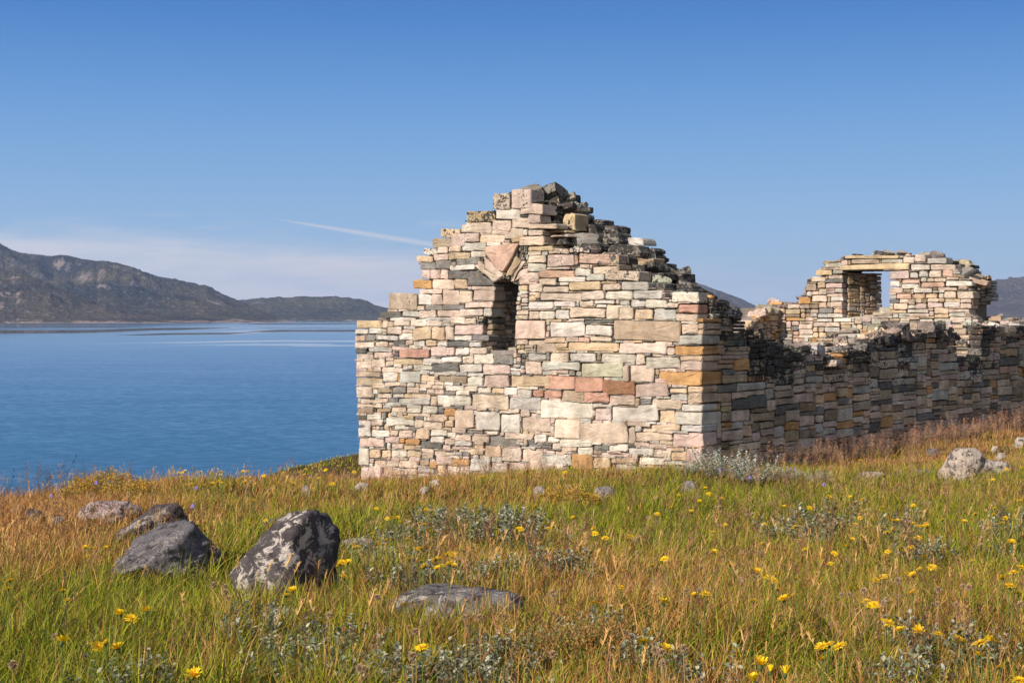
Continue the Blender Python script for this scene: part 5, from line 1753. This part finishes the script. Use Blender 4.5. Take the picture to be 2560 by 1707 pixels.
pp = [puff(1), puff(2)]
up = [False, False]
for i, (px, py) in enumerate(PF):
    h = rnd.uniform(.18, .26)
    x, y, z = hit_ground(px, py, h)
    g = float(ground(x, y))
    hh = min(max(-(py - HY) / F * y - g, .1), .4)
    o = pp[i % 2] if not up[i % 2] else copy_tree(pp[i % 2])
    up[i % 2] = True
    o.location = (x, y, g)
    s = rnd.uniform(.6, .95)
    for ch in o.children:
        if ch.name.startswith('stem'):
            ch.scale = (1, 1, hh / .2)
        else:
            ch.location = (0, 0, hh); ch.scale = (s, s, s)
    lab = 'tan puffy seed head ' + ('at the lower left' if px < 880 else 'near the flat rock' if px < 1290 else 'right of the flat rock' if px < 1690 and py < 1560 else 'at the bottom right of centre' if px < 1760 and py >= 1560 else 'among the yellow flowers at right')
    tag(o, lab, 'seed head', lab.replace('seed head', 'seed heads'))

# ---- harebells
HB = [(122, 1242, 'on the left slope below the mound'), (484, 1221, 'on the russet slope right of the mound'), (474, 1268, 'right of the pinkish slab'), (234, 1209, 'on the grassy mound'), (1794, 1175, 'in the large silvery willow'), (1869, 1195, 'left below the silvery willows'),
      (1981, 1175, 'between the silvery willows'), (2054, 1212, 'in the pink grass below the shaded wall')]


def harebell():
    root = empty('harebell')
    S = T_(); S.tube([(0, 0, 0), (.01, 0, .2), (.02, 0, .28)], [.0012, .001, .0008], (.12, .14, .04), 4); S.obj('stem', STEM, root)
    B = T_()
    for k in range(5):
        a = k * 1.2566; s = Vector((-math.sin(a), math.cos(a), 0)); d = Vector((math.cos(a), math.sin(a), 0))
        k0 = len(B.v)
        for z_, rr, wd in ((.28, .003, .004), (.268, .009, .010), (.255, .016, .007)):
            p = Vector((.02, 0, z_)) + d * rr
            B.v += [tuple(p - s * wd / 2), tuple(p + s * wd / 2)]; B.c += [(.30, .24, .62)] * 2
        B.f += [(k0, k0 + 1, k0 + 3, k0 + 2), (k0 + 2, k0 + 3, k0 + 5, k0 + 4)]
    B.obj('bell', PETAL, root)
    return root


hb = harebell(); fst = True
for px, py, w_ in HB:
    o = hb if fst else copy_tree(hb)
    fst = False
    x, y, z = hit_ground(px, py, .26)
    o.location = (x, y, float(ground(x, y)))
    s = 1.0 + max(0, y - 10) * .03
    o.scale = (s, s, 1)
    tag(o, 'small blue harebell ' + w_, 'flower')

# ------------------------------------------------------------------ the air between here and the hills
HX0, HX1, HY0, HY1, HZ0, HZ1 = -7300, 7300, -1000, 9200, SEA - 8, 232
hv = [(x, y, z) for z in (HZ0, HZ1) for y in (HY0, HY1) for x in (HX0, HX1)]
hm, ht = new_mat('thin blue air')
hp = ht.n('ShaderNodeVolumePrincipled')
hp.inputs['Color'].default_value = (.50, .66, 1.0, 1)
hp.inputs['Density'].default_value = 7e-5
hp.inputs['Anisotropy'].default_value = .1
ho = ht.n('ShaderNodeOutputMaterial')
ht.l(hp.outputs[0], ho.inputs['Volume'])
hz = mesh_obj('haze', hv, [(0, 2, 3, 1), (4, 5, 7, 6), (0, 1, 5, 4), (2, 6, 7, 3), (0, 4, 6, 2), (1, 3, 7, 5)], hm)
tag(hz, 'thin blue haze lying over the fjord', 'haze', kind='stuff')
